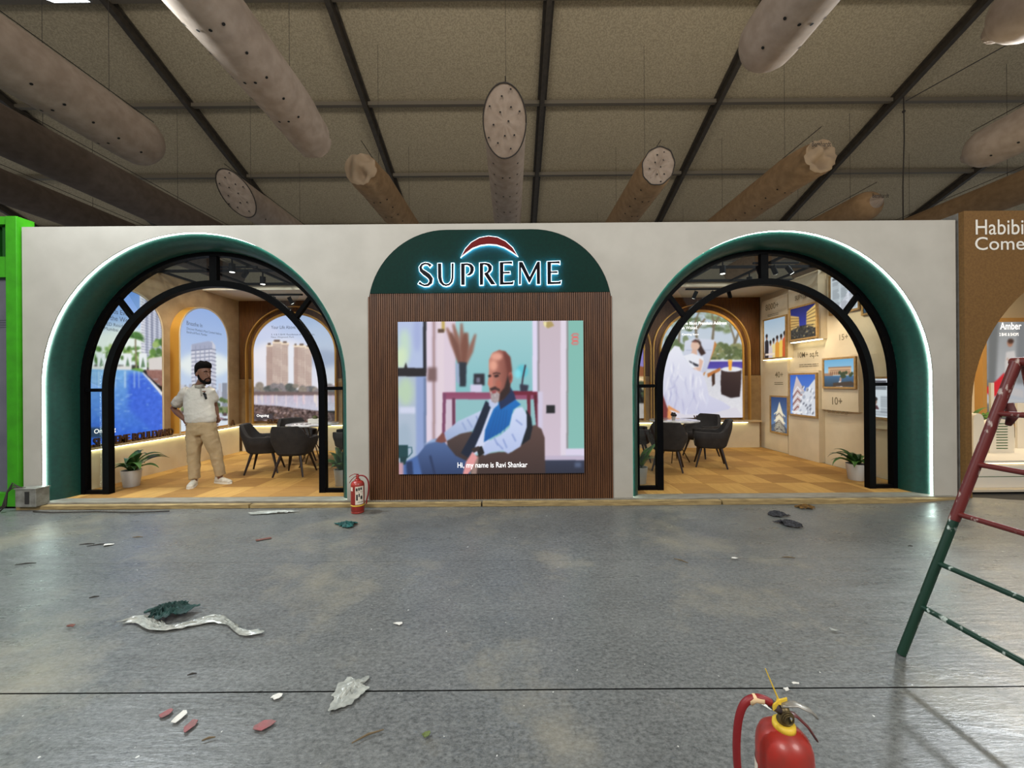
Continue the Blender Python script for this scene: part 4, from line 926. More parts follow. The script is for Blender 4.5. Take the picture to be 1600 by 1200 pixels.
# ------------------------------------------------------------------ chairs and tables
Mvel = mat('velvet_charcoal', rgb(44, 41, 40), .85, c2=rgb(34, 32, 32), scale=12, bump=.1, bscale=200)
Mleg = mat('leg_dark', rgb(30, 14, 12), .4)
def make_chair():
    """faces +y; origin on the floor under the seat"""
    t = thing('tub_chair', 'x', 'chair')
    n = 40; prof = []                                   # shell around three sides, arms sweep down from the back
    V, Q = [], []; rows = 7
    for layer in (0, 1):
        for j in range(rows):
            v = j / (rows - 1)
            for i in range(n + 1):
                a = R(-35 - 290 * i / n + 0)             # from front right round the back to front left
                a = R(62) - R(304) * i / n
                # superellipse plan
                c, s_ = math.cos(a), math.sin(a); ex = .62
                x = math.copysign(abs(c) ** ex, c); y = math.copysign(abs(s_) ** ex, s_)
                back = max(0, -s_)
                ztop = .615 + .205 * min(1, max(0, (back - .30) / .55)) ** 1.3
                z = .36 + (ztop - .36) * v
                spread = .235 + .075 * min(1, v * 1.6)
                spy = .245 + .05 * min(1, v * 1.6) + .05 * v * back
                if layer: spread -= .05; spy -= .055
                zz_ = z if j < rows - 1 else z - (0 if not layer else .004)
                V.append((x * spread, y * spy, zz_))
    k = n + 1; off = rows * k
    for j in range(rows - 1):
        for i in range(n):
            Q.append((j * k + i, j * k + i + 1, (j + 1) * k + i + 1, (j + 1) * k + i))
            Q.append((off + j * k + i, off + (j + 1) * k + i, off + (j + 1) * k + i + 1, off + j * k + i + 1))
    for i in range(n):
        Q.append(((rows - 1) * k + i, (rows - 1) * k + i + 1, off + (rows - 1) * k + i + 1, off + (rows - 1) * k + i)); Q.append((i, off + i, off + i + 1, i + 1))
    for i in (0, n):
        for j in range(rows - 1): Q.append((j * k + i, (j + 1) * k + i, off + (j + 1) * k + i, off + j * k + i))
    G().add(V, Q).build('backrest', Mvel, t, True, bevel=.012, auto=50)
    pl = [(math.copysign(abs(math.cos(a)) ** .62, math.cos(a)), math.copysign(abs(math.sin(a)) ** .62, math.sin(a))) for a in np.linspace(0, 2 * PI, 33)[:-1]]
    g = G(); V = []; lv = [(.21, .33), (.235, .35), (.245, .40), (.245, .44), (.23, .47), (.12, .485)]
    for r, z in lv: V += [(p[0] * r, p[1] * r * 1.02 + .01, z) for p in pl]
    Q = [(i * 32 + q, i * 32 + (q + 1) % 32, (i + 1) * 32 + (q + 1) % 32, (i + 1) * 32 + q) for i in range(len(lv) - 1) for q in range(32)] + [tuple(range(32))[::-1], tuple(range(160, 192))]
    g.add(V, Q).build('seat', Mvel, t, True, auto=60)
    for sx in (-1, 1):
        for sy in (-1, 1):
            G().limb([(sx * .15, sy * .15, .345), (sx * .235, sy * .24, 0)], [.024, .013], 10).build('leg', Mleg, t, True, auto=50)
    return t
chair0 = make_chair(); first = [True]
def chair(label, x, y, tx, ty):
    c = chair0 if first[0] else copy_tree(chair0); first[0] = False
    c.location = (x, y, FZ); c.rotation_euler = (0, 0, math.atan2(ty - y, tx - x) - PI / 2)
    c['label'] = label; c['group'] = 'charcoal velvet tub chairs'; return c
LT, RT = (-3.62, 6.98), (3.0, 7.12)
chair('charcoal tub chair with a dark jacket on it, nearest the man', -4.22, 6.55, -3.3, 6.85)
chair('charcoal tub chair with its back to us, between the man and the archway post', -3.58, 6.33, -3.62, 7.2)
chair('charcoal tub chair on the far side of the table, before the twin tower poster', -4.12, 7.36, *LT)
chair('charcoal tub chair facing left, seen through the narrow glass pane', -3.02, 7.15, *LT)
chair('charcoal tub chair with its back to us before the poster of the woman', 2.62, 6.48, 2.95, 7.2)
chair('charcoal tub chair turned sideways on the open floor near the framed photographs', 3.46, 6.72, 2.9, 6.95)
chair('charcoal tub chair at the far side of the round table, before the woman poster', 3.72, 7.58, *RT)
chair('charcoal tub chair half hidden behind the potted plant and archway post', 2.30, 7.22, *RT)
def table(label, x, y):
    t = thing('round_table', label, 'table', (x, y, FZ), 'round meeting tables')
    G().lathe([(.10, .735), (.425, .738), (.44, .745), (.44, .758), (.43, .765), (.10, .766)], (x, y, FZ), 40).build('tabletop', mat('marble_top', rgb(206, 206, 206), .12, c2=rgb(150, 150, 152), scale=9, lo=.45, hi=.62, coat=.4), t, True, auto=40)
    for k in range(4):
        a = R(45 + 90 * k + 12); u = Vector((math.cos(a), math.sin(a), 0)); c = Vector((x, y, FZ))
        G().limb([c + u * .20 + Vector((0, 0, .736)), c + u * .05 + Vector((0, 0, .40)), c + u * .26 + Vector((0, 0, .004))], .011, 8).build('leg', mat('steel_leg', rgb(120, 112, 104), .25, .8), t, True)
    G().lathe([(.07, .39), (.07, .41)], (x, y, FZ), 16).build('hub', MATS['steel_leg'], t)
table('round stone-topped table between the chairs on the man\'s side', *LT); table('round stone-topped table before the poster of the woman', *RT)
ztab = FZ + .7665
g = G(); g.box(-3.86, -3.62, 6.72, 6.9, ztab, ztab + .012); tag(g.build('brochure', mat('brochure', rgb(120, 112, 116), .4, c2=rgb(226, 222, 220), scale=30, lo=.45, hi=.55)), 'glossy brochure lying on the round table near the jacket chair', 'brochure')
t = thing('tissue_box', 'white tissue box with a dark tuft on the table by the twin tower poster', 'box', (-3.62, 7.05, ztab))
G().box(-3.73, -3.53, 7.0, 7.12, ztab, ztab + .075).build('box', mat('box_white', rgb(196, 194, 186), .5), t, bevel=.004); G().limb([(-3.63, 7.06, ztab + .073), (-3.625, 7.06, ztab + .10), (-3.61, 7.05, ztab + .125)], [.035, .05, .02], 8).build('tuft', mat('tuft', rgb(66, 70, 30), .7), t)
t = thing('flower_cup', 'small grey cup of dark flowers on the table before the woman poster', 'flower pot', (2.96, 7.05, ztab))
G().lathe([(.026, 0), (.036, .07), (.031, .07), (.024, .01)], (2.96, 7.05, ztab), 14).build('cup', mat('cup_grey', rgb(150, 146, 140), .5), t, True, auto=40)
g = G()
for dx, dy, dz in ((-.028, 0, .10), (.022, .01, .115), (.0, -.02, .095), (.03, -.015, .09), (-.01, .02, .12)): g = G().ball((2.96 + dx, 7.05 + dy, ztab + dz), .025, 8, 6).limb([(2.96, 7.05, ztab + .03), (2.96 + dx, 7.05 + dy, ztab + dz)], .004, 5); g.build('flower', mat('flower_dark', rgb(30, 24, 24), .8), t)

# crumpled cloth, plastic and paper
def crumple(name, label, cat, c, a, b, h, m, rot=0.0, seed=0, nx=30, ny=22, ragged=.35, group=None, base=.004, curve=None, disc=True):
    """irregular piece of thin material lying in folds; curve(u) bends its spine"""
    V, Q = [], []
    for top in (1, 0):
        for j in range(ny + 1):
            for i in range(nx + 1):
                u, v = 2 * i / nx - 1, 2 * j / ny - 1
                # square -> rounded blob with ragged rim
                k = math.sqrt(max(1e-6, 1 - .5 * v * v)); x, y = (u * k, v * math.sqrt(1 - .5 * u * u)) if disc else (u, v)
                th = math.atan2(y, x); rr_ = math.hypot(x, y); rim = 1 + ragged * rr_ * (mnoise.noise((1.3 * math.cos(th) + seed, 1.3 * math.sin(th), seed)) * 1.5 + .5 * mnoise.noise((4 * math.cos(th) + seed, 4 * math.sin(th), seed)))
                x, y = x * rim, y * rim
                f = mnoise.fractal((x * 2.6 + seed * 7, y * 3.6, seed), .6, 2.2, 5)
                z = h * max(0.0, 1.05 - 1.5 * abs(f)) * ((1 - .8 * min(1, (x * x + y * y) ** .5) ** 2) if disc else (1 - .6 * v * v))
                px, py = x * a, y * b
                if curve: oy, sc_ = curve(x); py = py * sc_ + oy
                cr, sr = math.cos(rot), math.sin(rot)
                V.append((c[0] + px * cr - py * sr, c[1] + px * sr + py * cr, c[2] + base + max(0, z) + (.0025 if top else 0)))
    k = nx + 1; off = (ny + 1) * k
    for j in range(ny):
        for i in range(nx):
            q = j * k + i; Q += [(q, q + 1, q + k + 1, q + k), (off + q, off + q + k, off + q + k + 1, off + q + 1)]
    for i in range(nx): Q += [(i, off + i, off + i + 1, i + 1), (ny * k + i, ny * k + i + 1, off + ny * k + i + 1, off + ny * k + i)]
    for j in range(ny): Q += [(j * k, (j + 1) * k, off + (j + 1) * k, off + j * k), (j * k + nx, off + j * k + nx, off + (j + 1) * k + nx, (j + 1) * k + nx)]
    o = G().add(V, Q).build(name, m, None, True, auto=70)
    return tag(o, label, cat, group)
crumple('jacket', 'dark grey jacket slung over the seat of the chair nearest the man', 'jacket', (-4.19, 6.58, FZ + .49), .12, .11, .10, mat('jacket_dark', rgb(46, 40, 38), .8, c2=rgb(66, 58, 52), scale=20), .4, 3.3)

# ------------------------------------------------------------------ potted plants
Mleaf = mat('leaf_green', rgb(52, 92, 34), .4, c2=rgb(84, 128, 52), scale=14, stretch=(1, 1, .4)); Mleaf2 = mat('leaf_dark', rgb(34, 62, 34), .4, c2=rgb(56, 90, 44), scale=14)
Mpot = mat('pot_white', rgb(198, 196, 194), .35); Msoil = mat('soil', rgb(40, 30, 22), .95)
def leaf(t, base, az, length, lift, width, m, droop=1.0):
    g = G(); n = 9; V = []; Q = []; d = Vector((math.cos(az), math.sin(az), 0)); sd = Vector((-d.y, d.x, 0)); p = Vector(base); e = lift
    for i in range(n + 1):
        u = i / n; wd = width * (math.sin(PI * min(1, u * .9 + .1) ** .8)) if u < 1 else 0
        if u < .22: wd = width * .16
        f = Vector((0, 0, 1)).lerp(d, 0) * 0
        V += [p + sd * wd + Vector((0, 0, wd * .35)), p.copy(), p - sd * wd + Vector((0, 0, wd * .35))]
        st = d * math.cos(e) + Vector((0, 0, math.sin(e))); p = p + st * (length / n); e -= droop * (.10 + .20 * u)
    for i in range(n):
        for q in (0, 1): Q.append((i * 3 + q, i * 3 + q + 1, (i + 1) * 3 + q + 1, (i + 1) * 3 + q))
    o = g.add(V, Q).build('leaf', m, t, True)
    s = o.modifiers.new('thick', 'SOLIDIFY'); s.thickness = .0022
def plant(label, x, y, n, hl, seed, pot=(.105, .24), upright=.5, wide=.045, z=FZ, avoid=None):
    rnd = random.Random(seed); t = thing('potted_plant', label, 'plant', (x, y, z), 'potted plants in white pots'); r, h = pot
    G().lathe([(r * .72, 0), (r * .76, .006), (r, h), (r * .93, h), (r * .9, h - .03), (r * .3, h - .03)], (x, y, z), 28).build('pot', Mpot, t, True, auto=40)
    G().lathe([(r * .89, h - .04), (r * .89, h - .028), (r * .2, h - .022)], (x, y, z), 20).build('soil', Msoil, t)
    for k in range(n):
        az = 2.4 * k + rnd.uniform(-.4, .4); u = k / n; lift = R(84) - u * R(50) * (1.4 - upright)
        L_ = hl * rnd.uniform(.75, 1.1) * (1 - .15 * u)
        if avoid and math.cos(az - avoid) > .2: L_ *= .55; lift = max(lift, R(70))
        leaf(t, (x + math.cos(az) * .022, y + math.sin(az) * .022, z + h - .03), az, L_, lift, wide * rnd.uniform(.75, 1.1), Mleaf if rnd.random() < .6 else Mleaf2, rnd.uniform(.75, 1.5) * (1.3 - upright * .6))
plant('potted plant with long arching leaves under the pool poster', -5.60, 5.64, 22, .50, 3, (.12, .24), .5, .06, avoid=-PI * .75)
plant('potted plant with upright leaves in the glass corner beside the fire extinguisher', -2.50, 5.60, 20, .52, 5, (.10, .24), .7, .05, avoid=-PI / 2)
plant('tall narrow potted plant before the half hidden chair and purple poster', 1.86, 5.60, 11, .62, 8, (.105, .24), .95, .05, avoid=-PI / 2)
plant('potted plant with dark drooping leaves in front of the cream blocks', 5.10, 5.70, 24, .42, 11, (.125, .24), .45, .045, avoid=-PI * .25)

# ------------------------------------------------------------------ the man
YM = 5.70
def mp(zx, zy_, dy=0.0):
    return at(255 + zx / 5.715, 560 + zy_ / 5.715, YM + dy)
Msk = mat('skin', rgb(112, 76, 58), .55); Mshirt = mat('shirt_white', rgb(196, 192, 184), .8, bump=.5, bscale=16); Mtrs = mat('trousers_khaki', rgb(172, 150, 116), .8, c2=rgb(160, 138, 104), scale=10, bump=.5, bscale=14)
Mhair = mat('hair_black', rgb(12, 10, 10), .85, spec=.1, bump=.5, bscale=120); Mshoe = mat('shoe_white', rgb(214, 208, 194), .5, c2=rgb(190, 182, 166), scale=18)
foot_r, foot_l = Vector((-4.70, 5.64, FZ)), Vector((-4.34, 5.77, FZ))
man = thing('person', 'standing man in white polo shirt and khaki trousers, hands at his pockets', 'person', ((foot_r.x + foot_l.x) / 2, 5.7, FZ))
neck0, neck1 = mp(318, 262, .01), mp(345, 205, 0); sh_r, sh_l = mp(200, 300, -.01), mp(418, 290, .05)
el_r, wr_r, hd_r = mp(92, 448, .10), mp(190, 545, -.02), mp(222, 585, -.06)
el_l, wr_l, hd_l = mp(462, 430, .16), mp(478, 500, .12), mp(484, 545, .08)
chest, belly, hips = mp(312, 350, .02), mp(325, 470, .0), mp(345, 600, .01)
hc = mp(362, 140, 0)                                               # head centre; he looks to the picture's right
fd = Vector((.93, -.36, -.05)).normalized(); sdv = Vector((-fd.y, fd.x, 0)).normalized() * -1; up = Vector((0, 0, 1))
def hp(f, s_, u): return hc + (fd * f + sdv * s_ + up * u) * 1.12
g = G()
g.limb([mp(312, 300, .02), neck0, neck1, hp(-.01, 0, -.03)], [(.085, .07), (.058, .06), (.053, .058), (.05, .055)], 16)
# skull and face as stacked rings (front/back offsets, half width)
rings = [(-.118, .055, -.005, .030), (-.10, .082, -.03, .044), (-.075, .090, -.055, .055), (-.04, .091, -.075, .063), (0, .093, -.088, .069), (.035, .094, -.096, .073), (.07, .088, -.098, .072), (.10, .07, -.085, .060), (.12, .04, -.055, .038)]
V = []; Q = []; n = 20
for u, ff, fb, hw in rings:
    for k in range(n):
        a = 2 * PI * k / n; c, s_ = math.cos(a), math.sin(a); V.append(hp((ff + fb) / 2 + (ff - fb) / 2 * c, hw * s_, u))
for i in range(len(rings) - 1):
    for k in range(n): Q.append((i * n + k, i * n + (k + 1) % n, (i + 1) * n + (k + 1) % n, (i + 1) * n + k))
Q += [tuple(range(n))[::-1], tuple(range((len(rings) - 1) * n, len(rings) * n))]; g.add(V, Q)
g.limb([hp(.088, 0, .03), hp(.104, 0, -.005), hp(.117, 0, -.028), hp(.095, 0, -.04)], [.008, .011, .014, .009], 8)      # nose
g.limb([hp(.082, -.025, -.07), hp(.096, 0, -.068), hp(.082, .025, -.07)], [.006, .009, .006], 8)                            # lips
g.limb([hp(.08, -.04, .036), hp(.098, 0, .036), hp(.08, .04, .036)], [.008, .009, .008], 8)                                # brow
for s_ in (-1, 1): g.limb([hp(-.012, s_ * .068, -.035), hp(-.02, s_ * .080, -.005), hp(-.012, s_ * .076, .022)], [(.008, .012), (.008, .02), (.006, .012)], 8, tuple(sdv))
g.limb([chest + up * .10, chest, belly, hips], [(.15, .09), (.165, .105), (.15, .10), (.15, .10)], 16)                      # trunk under the shirt
def armgeo(a, e, w_, h, side):
    g.limb([a, a.lerp(e, .5), e, e.lerp(w_, .35), w_], [.055, .05, .040, .043, .029], 12)
    d = (h - w_).normalized(); q = d.cross(Vector((0, -1, 0))).normalized() * side; nrm = d.cross(q).normalized()
    g.limb([w_, w_ + d * .04, w_ + d * .085], [(.03, .022), (.042, .018), (.04, .015)], 12, tuple(q))
    for k in range(4):
        o_ = q * (.031 - .0205 * k); L_ = (.062, .07, .066, .052)[k]; b0 = w_ + d * .07 + o_
        g.limb([b0, b0 + d * (L_ * .55) + nrm * .004, b0 + d * (L_ * .85) + nrm * .018, b0 + d * L_ * .95 + nrm * .034], [.0095, .009, .0085, .0065], 8)
    b0 = w_ + d * .03 + q * .034; g.limb([w_ + d * .01 + q * .015, b0, b0 + q * .018 + d * .032, b0 + q * .014 + d * .062], [.014, .013, .011, .008], 8)
armgeo(sh_r, el_r, wr_r, hd_r, -1); armgeo(sh_l, el_l, wr_l, hd_l, 1)
for hip_x, kn, an, ft in ((-.09, mp(275, 860, -.04), mp(280, 1072, -.06), foot_r), (.09, mp(468, 835, .04), mp(508, 1045, .07), foot_l)):
    hj = hips + Vector((hip_x, 0, -.03)); g.limb([hj, kn, an, Vector((an.x, an.y, FZ + .06))], [.075, .052, .036, .034], 12)
body = fused(g, 'body', Msk, man, .0075, 3)
# eyes
for s_ in (-1, 1):
    G().ball(hp(.0855, s_ * .031, .012), (.010, .010, .005), 10, 6).build('eye', mat('eye', rgb(150, 138, 128), .5), body, True)
    G().ball(hp(.0955, s_ * .031, .012), (.005, .005, .006), 8, 6).build('pupil', mat('pupil', (.01, .008, .006), .2), body, True)
    G().limb([hp(.098, s_ * .012, .038), hp(.099, s_ * .03, .043), hp(.082, s_ * .05, .036)], [.004, .006, .003], 6).build('eyebrow', Mhair, body)
G().limb([hp(.090, -.024, -.069), hp(.1035, 0, -.068), hp(.090, .024, -.069)], [.003, .0045, .003], 6).build('mouth', mat('lips', rgb(104, 56, 50), .5), body)
# hair: cap with a quiff, short at the sides; beard along the jaw
g = G(); rings2 = [(-.03, .012, -.092, .070), (.0, .016, -.102, .077), (.035, .04, -.11, .081), (.062, .06, -.118, .082), (.09, .094, -.122, .084), (.118, .110, -.118, .080), (.145, .106, -.10, .066), (.168, .075, -.06, .040)]
V = []; Q = []
for u, ff, fb, hw in rings2:
    for k in range(n):
        a = 2 * PI * k / n; c, s_ = math.cos(a), math.sin(a); wob = 1 + .05 * mnoise.noise((c * 3, s_ * 3, u * 40)); V.append(hp((ff + fb) / 2 + (ff - fb) / 2 * c * wob, hw * s_ * wob, u))
for i in range(len(rings2) - 1):
    for k in range(n): Q.append((i * n + k, i * n + (k + 1) % n, (i + 1) * n + (k + 1) % n, (i + 1) * n + k))
Q += [tuple(range(n))[::-1], tuple(range((len(rings2) - 1) * n, len(rings2) * n))]
g.add(V, Q)
rh = random.Random(4)
for k in range(26):
    a = rh.uniform(0, 2 * PI); q = rh.uniform(.1, 1) ** .5; g.ball(hp(-.01 + .088 * q * math.cos(a), .062 * q * math.sin(a), .165 - .05 * q * q), .020 + .008 * rh.random(), 8, 6)
fused(g, 'hair', Mhair, man, .007, 1)
g = G()
for s_ in (-1, 1):
    g.limb([hp(.0, s_ * .068, -.01), hp(.012, s_ * .066, -.05), hp(.04, s_ * .054, -.088), hp(.075, s_ * .03, -.112), hp(.088, 0, -.116)], [(.008, .018), (.010, .022), (.013, .024), (.016, .024), (.016, .024)], 10, tuple(sdv))
    g.limb([hp(.094, 0, -.052), hp(.090, s_ * .026, -.058), hp(.075, s_ * .04, -.085)], [.008, .008, .009], 8)
fused(g, 'beard', Mhair, man, .007, 2)
# polo shirt
g = G(); g.limb([mp(322, 250, .01), mp(314, 275, .015), mp(312, 310, .02), mp(314, 370, .02), mp(322, 450, 0), mp(332, 520, -.01), mp(338, 560, 0), mp(338, 568, 0)],
                [(.075, .07), (.115, .085), (.185, .112), (.20, .125), (.20, .132), (.212, .138), (.212, .135), (.205, .13)], 24)
for a, e, f in ((sh_r, el_r, .70), (sh_l, el_l, .62)):
    m_ = a.lerp(e, f); g.limb([a + Vector((.04 if a is sh_r else -.04, 0, .02)), a, a.lerp(e, .35), m_], [.06, .068, .07, .072], 16)
wrinkle(fused(g, 'polo_shirt', Mshirt, man, .012, 4), .012, 7, 11, 2)
pk = mp(338, 290, -.118); G().limb([mp(334, 262, -.085), pk, mp(345, 335, -.135)], [(.014, .004)] * 3, 8).build('placket', mat('collar_grey', rgb(150, 146, 136), .8), man, True)
g = G()
cn = [hp(0, 0, 0)] * 0
for k in range(13):
    a = R(-62 + 304 * k / 12) if False else R(-60 + 300 * k / 12 + 30)
    c0 = mp(320, 240, .0); r1 = .078
    cn.append(c0 + Vector((r1 * math.cos(a + R(-90) + R(30)), r1 * .95 * math.sin(a + R(-90) + R(30)), .0 + .02 * math.sin(a + R(-60)))))
g.limb(cn, [(.022, .007)] * 13, 8, (0, 0, 1)); g.build('collar', mat('collar_grey', rgb(150, 146, 136), .8), man, True)
for a, e, f in ((sh_r, el_r, .66), (sh_l, el_l, .58)): G().limb([a.lerp(e, f), a.lerp(e, f + .07)], [.0745, .0745], 18).build('sleeve_cuff', MATS['collar_grey'], man, True, auto=40)
p = mp(372, 318, -.135); gl = G().limb([p, p + Vector((.022, -.004, -.075))], [(.022, .008), (.017, .007)], 8).limb([p + Vector((-.012, -.004, .022)), p + Vector((.0, -.004, -.01))], [(.02, .006), (.022, .008)], 8); gl.build('sunglasses', mat('sunglasses', (.01, .01, .012), .15), man, True)
# trousers
g = G(); g.limb([mp(338, 556, 0), mp(340, 580, 0), mp(346, 640, .01), mp(350, 678, .01)], [(.19, .125), (.195, .13), (.205, .14), (.18, .12)], 24)
kr, ar = mp(272, 865, -.04), mp(280, 1076, -.06); kl, al = mp(470, 838, .04), mp(512, 1045, .075)
g.limb([mp(285, 640, .0), mp(282, 700, -.01), mp(276, 780, -.03), kr, kr.lerp(ar, .5), ar], [(.105, .12), (.105, .112), (.088, .096), (.074, .084), (.066, .076), (.062, .08)], 18)
g.limb([mp(405, 640, .02), mp(418, 700, .02), mp(445, 780, .03), kl, kl.lerp(al, .5), al], [(.105, .12), (.108, .112), (.09, .096), (.076, .084), (.067, .076), (.063, .08)], 18)
wrinkle(fused(g, 'trousers', Mtrs, man, .012, 4), .011, 8, 9, 7)
def shoe(c, az):
    d = Vector((math.cos(az), math.sin(az), 0)); s_ = Vector((-d.y, d.x, 0)); c = Vector(c)
    g = G(); g.limb([c - d * .085 + up * .045, c - d * .06 + up * .045, c + up * .05, c + d * .08 + up * .042, c + d * .15 + up * .034, c + d * .195 + up * .028], [(.026, .035), (.036, .045), (.04, .050), (.044, .040), (.044, .032), (.03, .022)], 14, tuple(s_))
    g.limb([c - d * .03 + up * .05, c - d * .035 + up * .115], [(.042, .05), (.04, .048)], 14, tuple(s_))
    o = fused(g, 'shoe', Mshoe, man, .007, 3)
    pts = [c - d * .09 + s_ * .022, c - d * .09 - s_ * .022, c - s_ * .036, c + d * .1 - s_ * .048, c + d * .17 - s_ * .040, c + d * .212, c + d * .17 + s_ * .040, c + d * .1 + s_ * .048, c + s_ * .036]
    G().prism([(q.x, q.y) for q in pts], FZ, FZ + .024, 'Z').build('sole', mat('sole_white', rgb(226, 222, 210), .6), o)
    for k in range(4): q = c + d * (.03 + .022 * k) + up * (.092 - .008 * k); G().limb([q - s_ * .022, q + s_ * .022], .004, 6).build('lace', MATS['sole_white'], o)
shoe((ar.x - .003, ar.y - .01, FZ), R(-66)); shoe((al.x - .005, al.y + .0, FZ), R(-12))

# ------------------------------------------------------------------ fire extinguishers
Mred_p = mat('extinguisher_red', rgb(166, 42, 32), .38, c2=rgb(140, 48, 38), scale=22, detail=8, coat=.15); Mrub = mat('hose_red', rgb(130, 24, 28), .5); Mbrass = mat('brass_worn', rgb(120, 104, 66), .45, .6, c2=rgb(80, 70, 50), scale=60)
Mlab = mat('label_cream', rgb(226, 214, 196), .6); Myel = mat('yellow_tape', rgb(226, 190, 60), .5); Mgrm = mat('lever_grey', rgb(150, 146, 138), .4, .5); Mink = mat('ink_black', (.02, .02, .02), .6)
def extinguisher(label, x, y, r, h, az, near):
    t = thing('fire_extinguisher', label, 'fire extinguisher', (x, y, .0)); c = Vector((x, y, 0)); d = Vector((math.cos(az), math.sin(az), 0)); s_ = Vector((-d.y, d.x, 0))
    G().lathe([(r * .93, 0.001), (r * .95, .012), (r * .9, .02), (r, .03), (r, h * .84), (r * .97, h * .89), (r * .86, h * .94), (r * .62, h * .98), (r * .34, h), (r * .3, h + .012)], (x, y, 0), 36).build('cylinder', Mred_p, t, True, auto=50)
    G().lathe([(r * .42, h - .006), (r * .40, h + .012), (r * .3, h + .014)], (x, y, 0), 24).build('neck_ring', Myel if near else Mred_p, t, True)
    G().lathe([(.019, h + .012), (.021, h + .02), (.016, h + .03), (.018, h + .05), (.012, h + .066)], (x, y, 0), 16).build('valve', Mbrass if near else Mred_p, t, True)
    v = c + up * (h + .05)
    G().limb([v - d * .012 + up * .018, v + d * .035 + up * .024, v + d * .075 + up * .008, v + d * .092 - up * .008], [(.014, .004)] * 4, 8, tuple(s_)).build('lever', Mgrm if near else Mrub, t, True)
    G().limb([v, v + d * .035 - up * .012, v + d * .07 - up * .045, v + d * .092 - up * .08], [(.012, .004)] * 4, 8, tuple(s_)).build('carry_handle', mat('handle_dark', rgb(96, 44, 42), .4) if near else Mrub, t, True)
    pts = [v - d * .01, v - d * .05 + up * .026, v - d * .085 + up * .03, v - d * .118 + up * .005, v - d * .136 - up * .06, v - d * .14 - up * .16, v - d * .13 - up * .27, v - d * .115 - up * .38, v - d * .10 - up * (h - .02)]
    if not near: pts = [v - d * .01, v - d * .04 + up * .004, v - d * .085 - up * .012, v - d * .118 - up * .06, v - d * .128 - up * .13, v - d * .122 - up * .22, v - d * .105 - up * .29, v - d * .098 - up * .34]
    hs = G().limb(flow(pts), .0115 if near else .0085, 10, tuple(s_)).build('hose', Mrub, t, True)
    if near:
        G().limb([pts[1].lerp(pts[2], .3), pts[2], pts[2].lerp(pts[3], .5)], .0128, 10, tuple(s_)).build('tape', mat('masking_tape', rgb(228, 196, 152), .7), hs, True)
        G().limb([pts[0], pts[0].lerp(pts[1], .75)], .0135, 10, tuple(s_)).build('ferrule', mat('ferrule', rgb(70, 60, 62), .4), hs, True)
        q = v - d * .015 + up * .022
        G().limb([q - d * .025 - s_ * .02, q, q + d * .03 + s_ * .012], [(.012, .003)] * 3, 8, (0, 0, 1)).limb([q, q + up * .012], [.008, .005], 8).build('safety_seal', Myel, t)
        G().limb([q + up * .01, q + up * .06 - d * .02, q + up * .105 - d * .038], [.0028, .002, .0015], 6).build('seal_tail', Myel, t)
        for k in range(3): rr = .02 - .003 * k; G().limb([v + Vector((rr * math.cos(a), -.016 - .004 * k, -.012 + rr * math.sin(a))) for a in np.linspace(0, 2 * PI, 14)], .0022, 6, (0, 1, 0)).build('wire_loop', Mbrass, t)
    # labels wrapped on the cylinder, facing the camera
    cam_az = math.atan2(-y, -x)
    def wrap(a0, a1, z0, z1, m_, nm, par=t, rr=.0012, k=10): G().add([(x + (r + rr) * math.cos(a), y + (r + rr) * math.sin(a), z) for z in (z0, z1) for a in np.linspace(cam_az + a0, cam_az + a1, k)], [(i, i + 1, k + i + 1, k + i) for i in range(k - 1)]).build(nm, m_, par, True)
    if near: wrap(-.35, .5, .12, h * .80, Mlab, 'label'); wrap(-.30, .44, .30, h * .77, Myel, 'label_panel', t, .002); wrap(-1.75, -1.05, .2, h * .72, Mlab, 'side_label')
    else:
        wrap(-.35, .95, .11, h * .84, Mlab, 'label'); wrap(-1.25, -.75, h * .70, h * .82, Mlab, 'side_label'); G().lathe([(r + .001, .085), (r + .001, .10)], (x, y, 0), 30).build('yellow_band', Myel, t, True)
        for k, (a0, a1, z0, z1) in enumerate(((-.25, .0, .27, .305), (.08, .3, .275, .31), (.38, .62, .28, .31), (-.2, .8, .255, .26), (-.22, .02, .16, .23), (.12, .3, .2, .24), (.4, .7, .17, .21), (.0, .85, .135, .14))): wrap(a0, a1, z0, z1, Mink, 'print_mark', t, .002, 4)
pe = ground(559, 800)
extinguisher('small red fire extinguisher standing against the white wall beside the slatted panel', pe.x, pe.y, .078, .385, R(190), False)
extinguisher('dusty red fire extinguisher with taped hose in the foreground', .852, 1.215, .078, .455, R(-8), True)

# ------------------------------------------------------------------ stepladder
Mlr = mat('ladder_red', rgb(104, 34, 30), .45, c2=rgb(190, 170, 160), scale=26, detail=6, lo=.60, hi=.66, stretch=(1, 1, .4)); Mlg = mat('ladder_green', rgb(16, 54, 38), .45, c2=rgb(190, 200, 190), scale=26, detail=6, lo=.61, hi=.67, stretch=(1, 1, .4))
F1 = ground(1408, 1022); T1 = at(1588, 566, 2.02); F1.z = .0
W_ = F1.y - .62; F2 = Vector((F1.x, W_, 0)); T2 = Vector((T1.x, T1.y - .34, T1.z))
lad = thing('stepladder', 'painted steel stepladder, red above and green below', 'ladder', (F1.x + .5, F1.y - .3, 0))
split = None
for t_ in np.linspace(0, 1, 200):
    q = F1.lerp(T1, t_)
    if 800 + F * q.x / q.y >= 1491: split = t_; break
def stile(a, b_):
    m_ = a.lerp(b_, split); G().limb([a, m_], .021, 12, (0, 1, 0)).build('stile_lower', Mlg, lad, True, auto=40); G().limb([m_ - (b_ - a).normalized() * .02, b_], .023, 12, (0, 1, 0)).build('stile_upper', Mlr, lad, True, auto=40)
stile(F1, T1); stile(F2, T2)
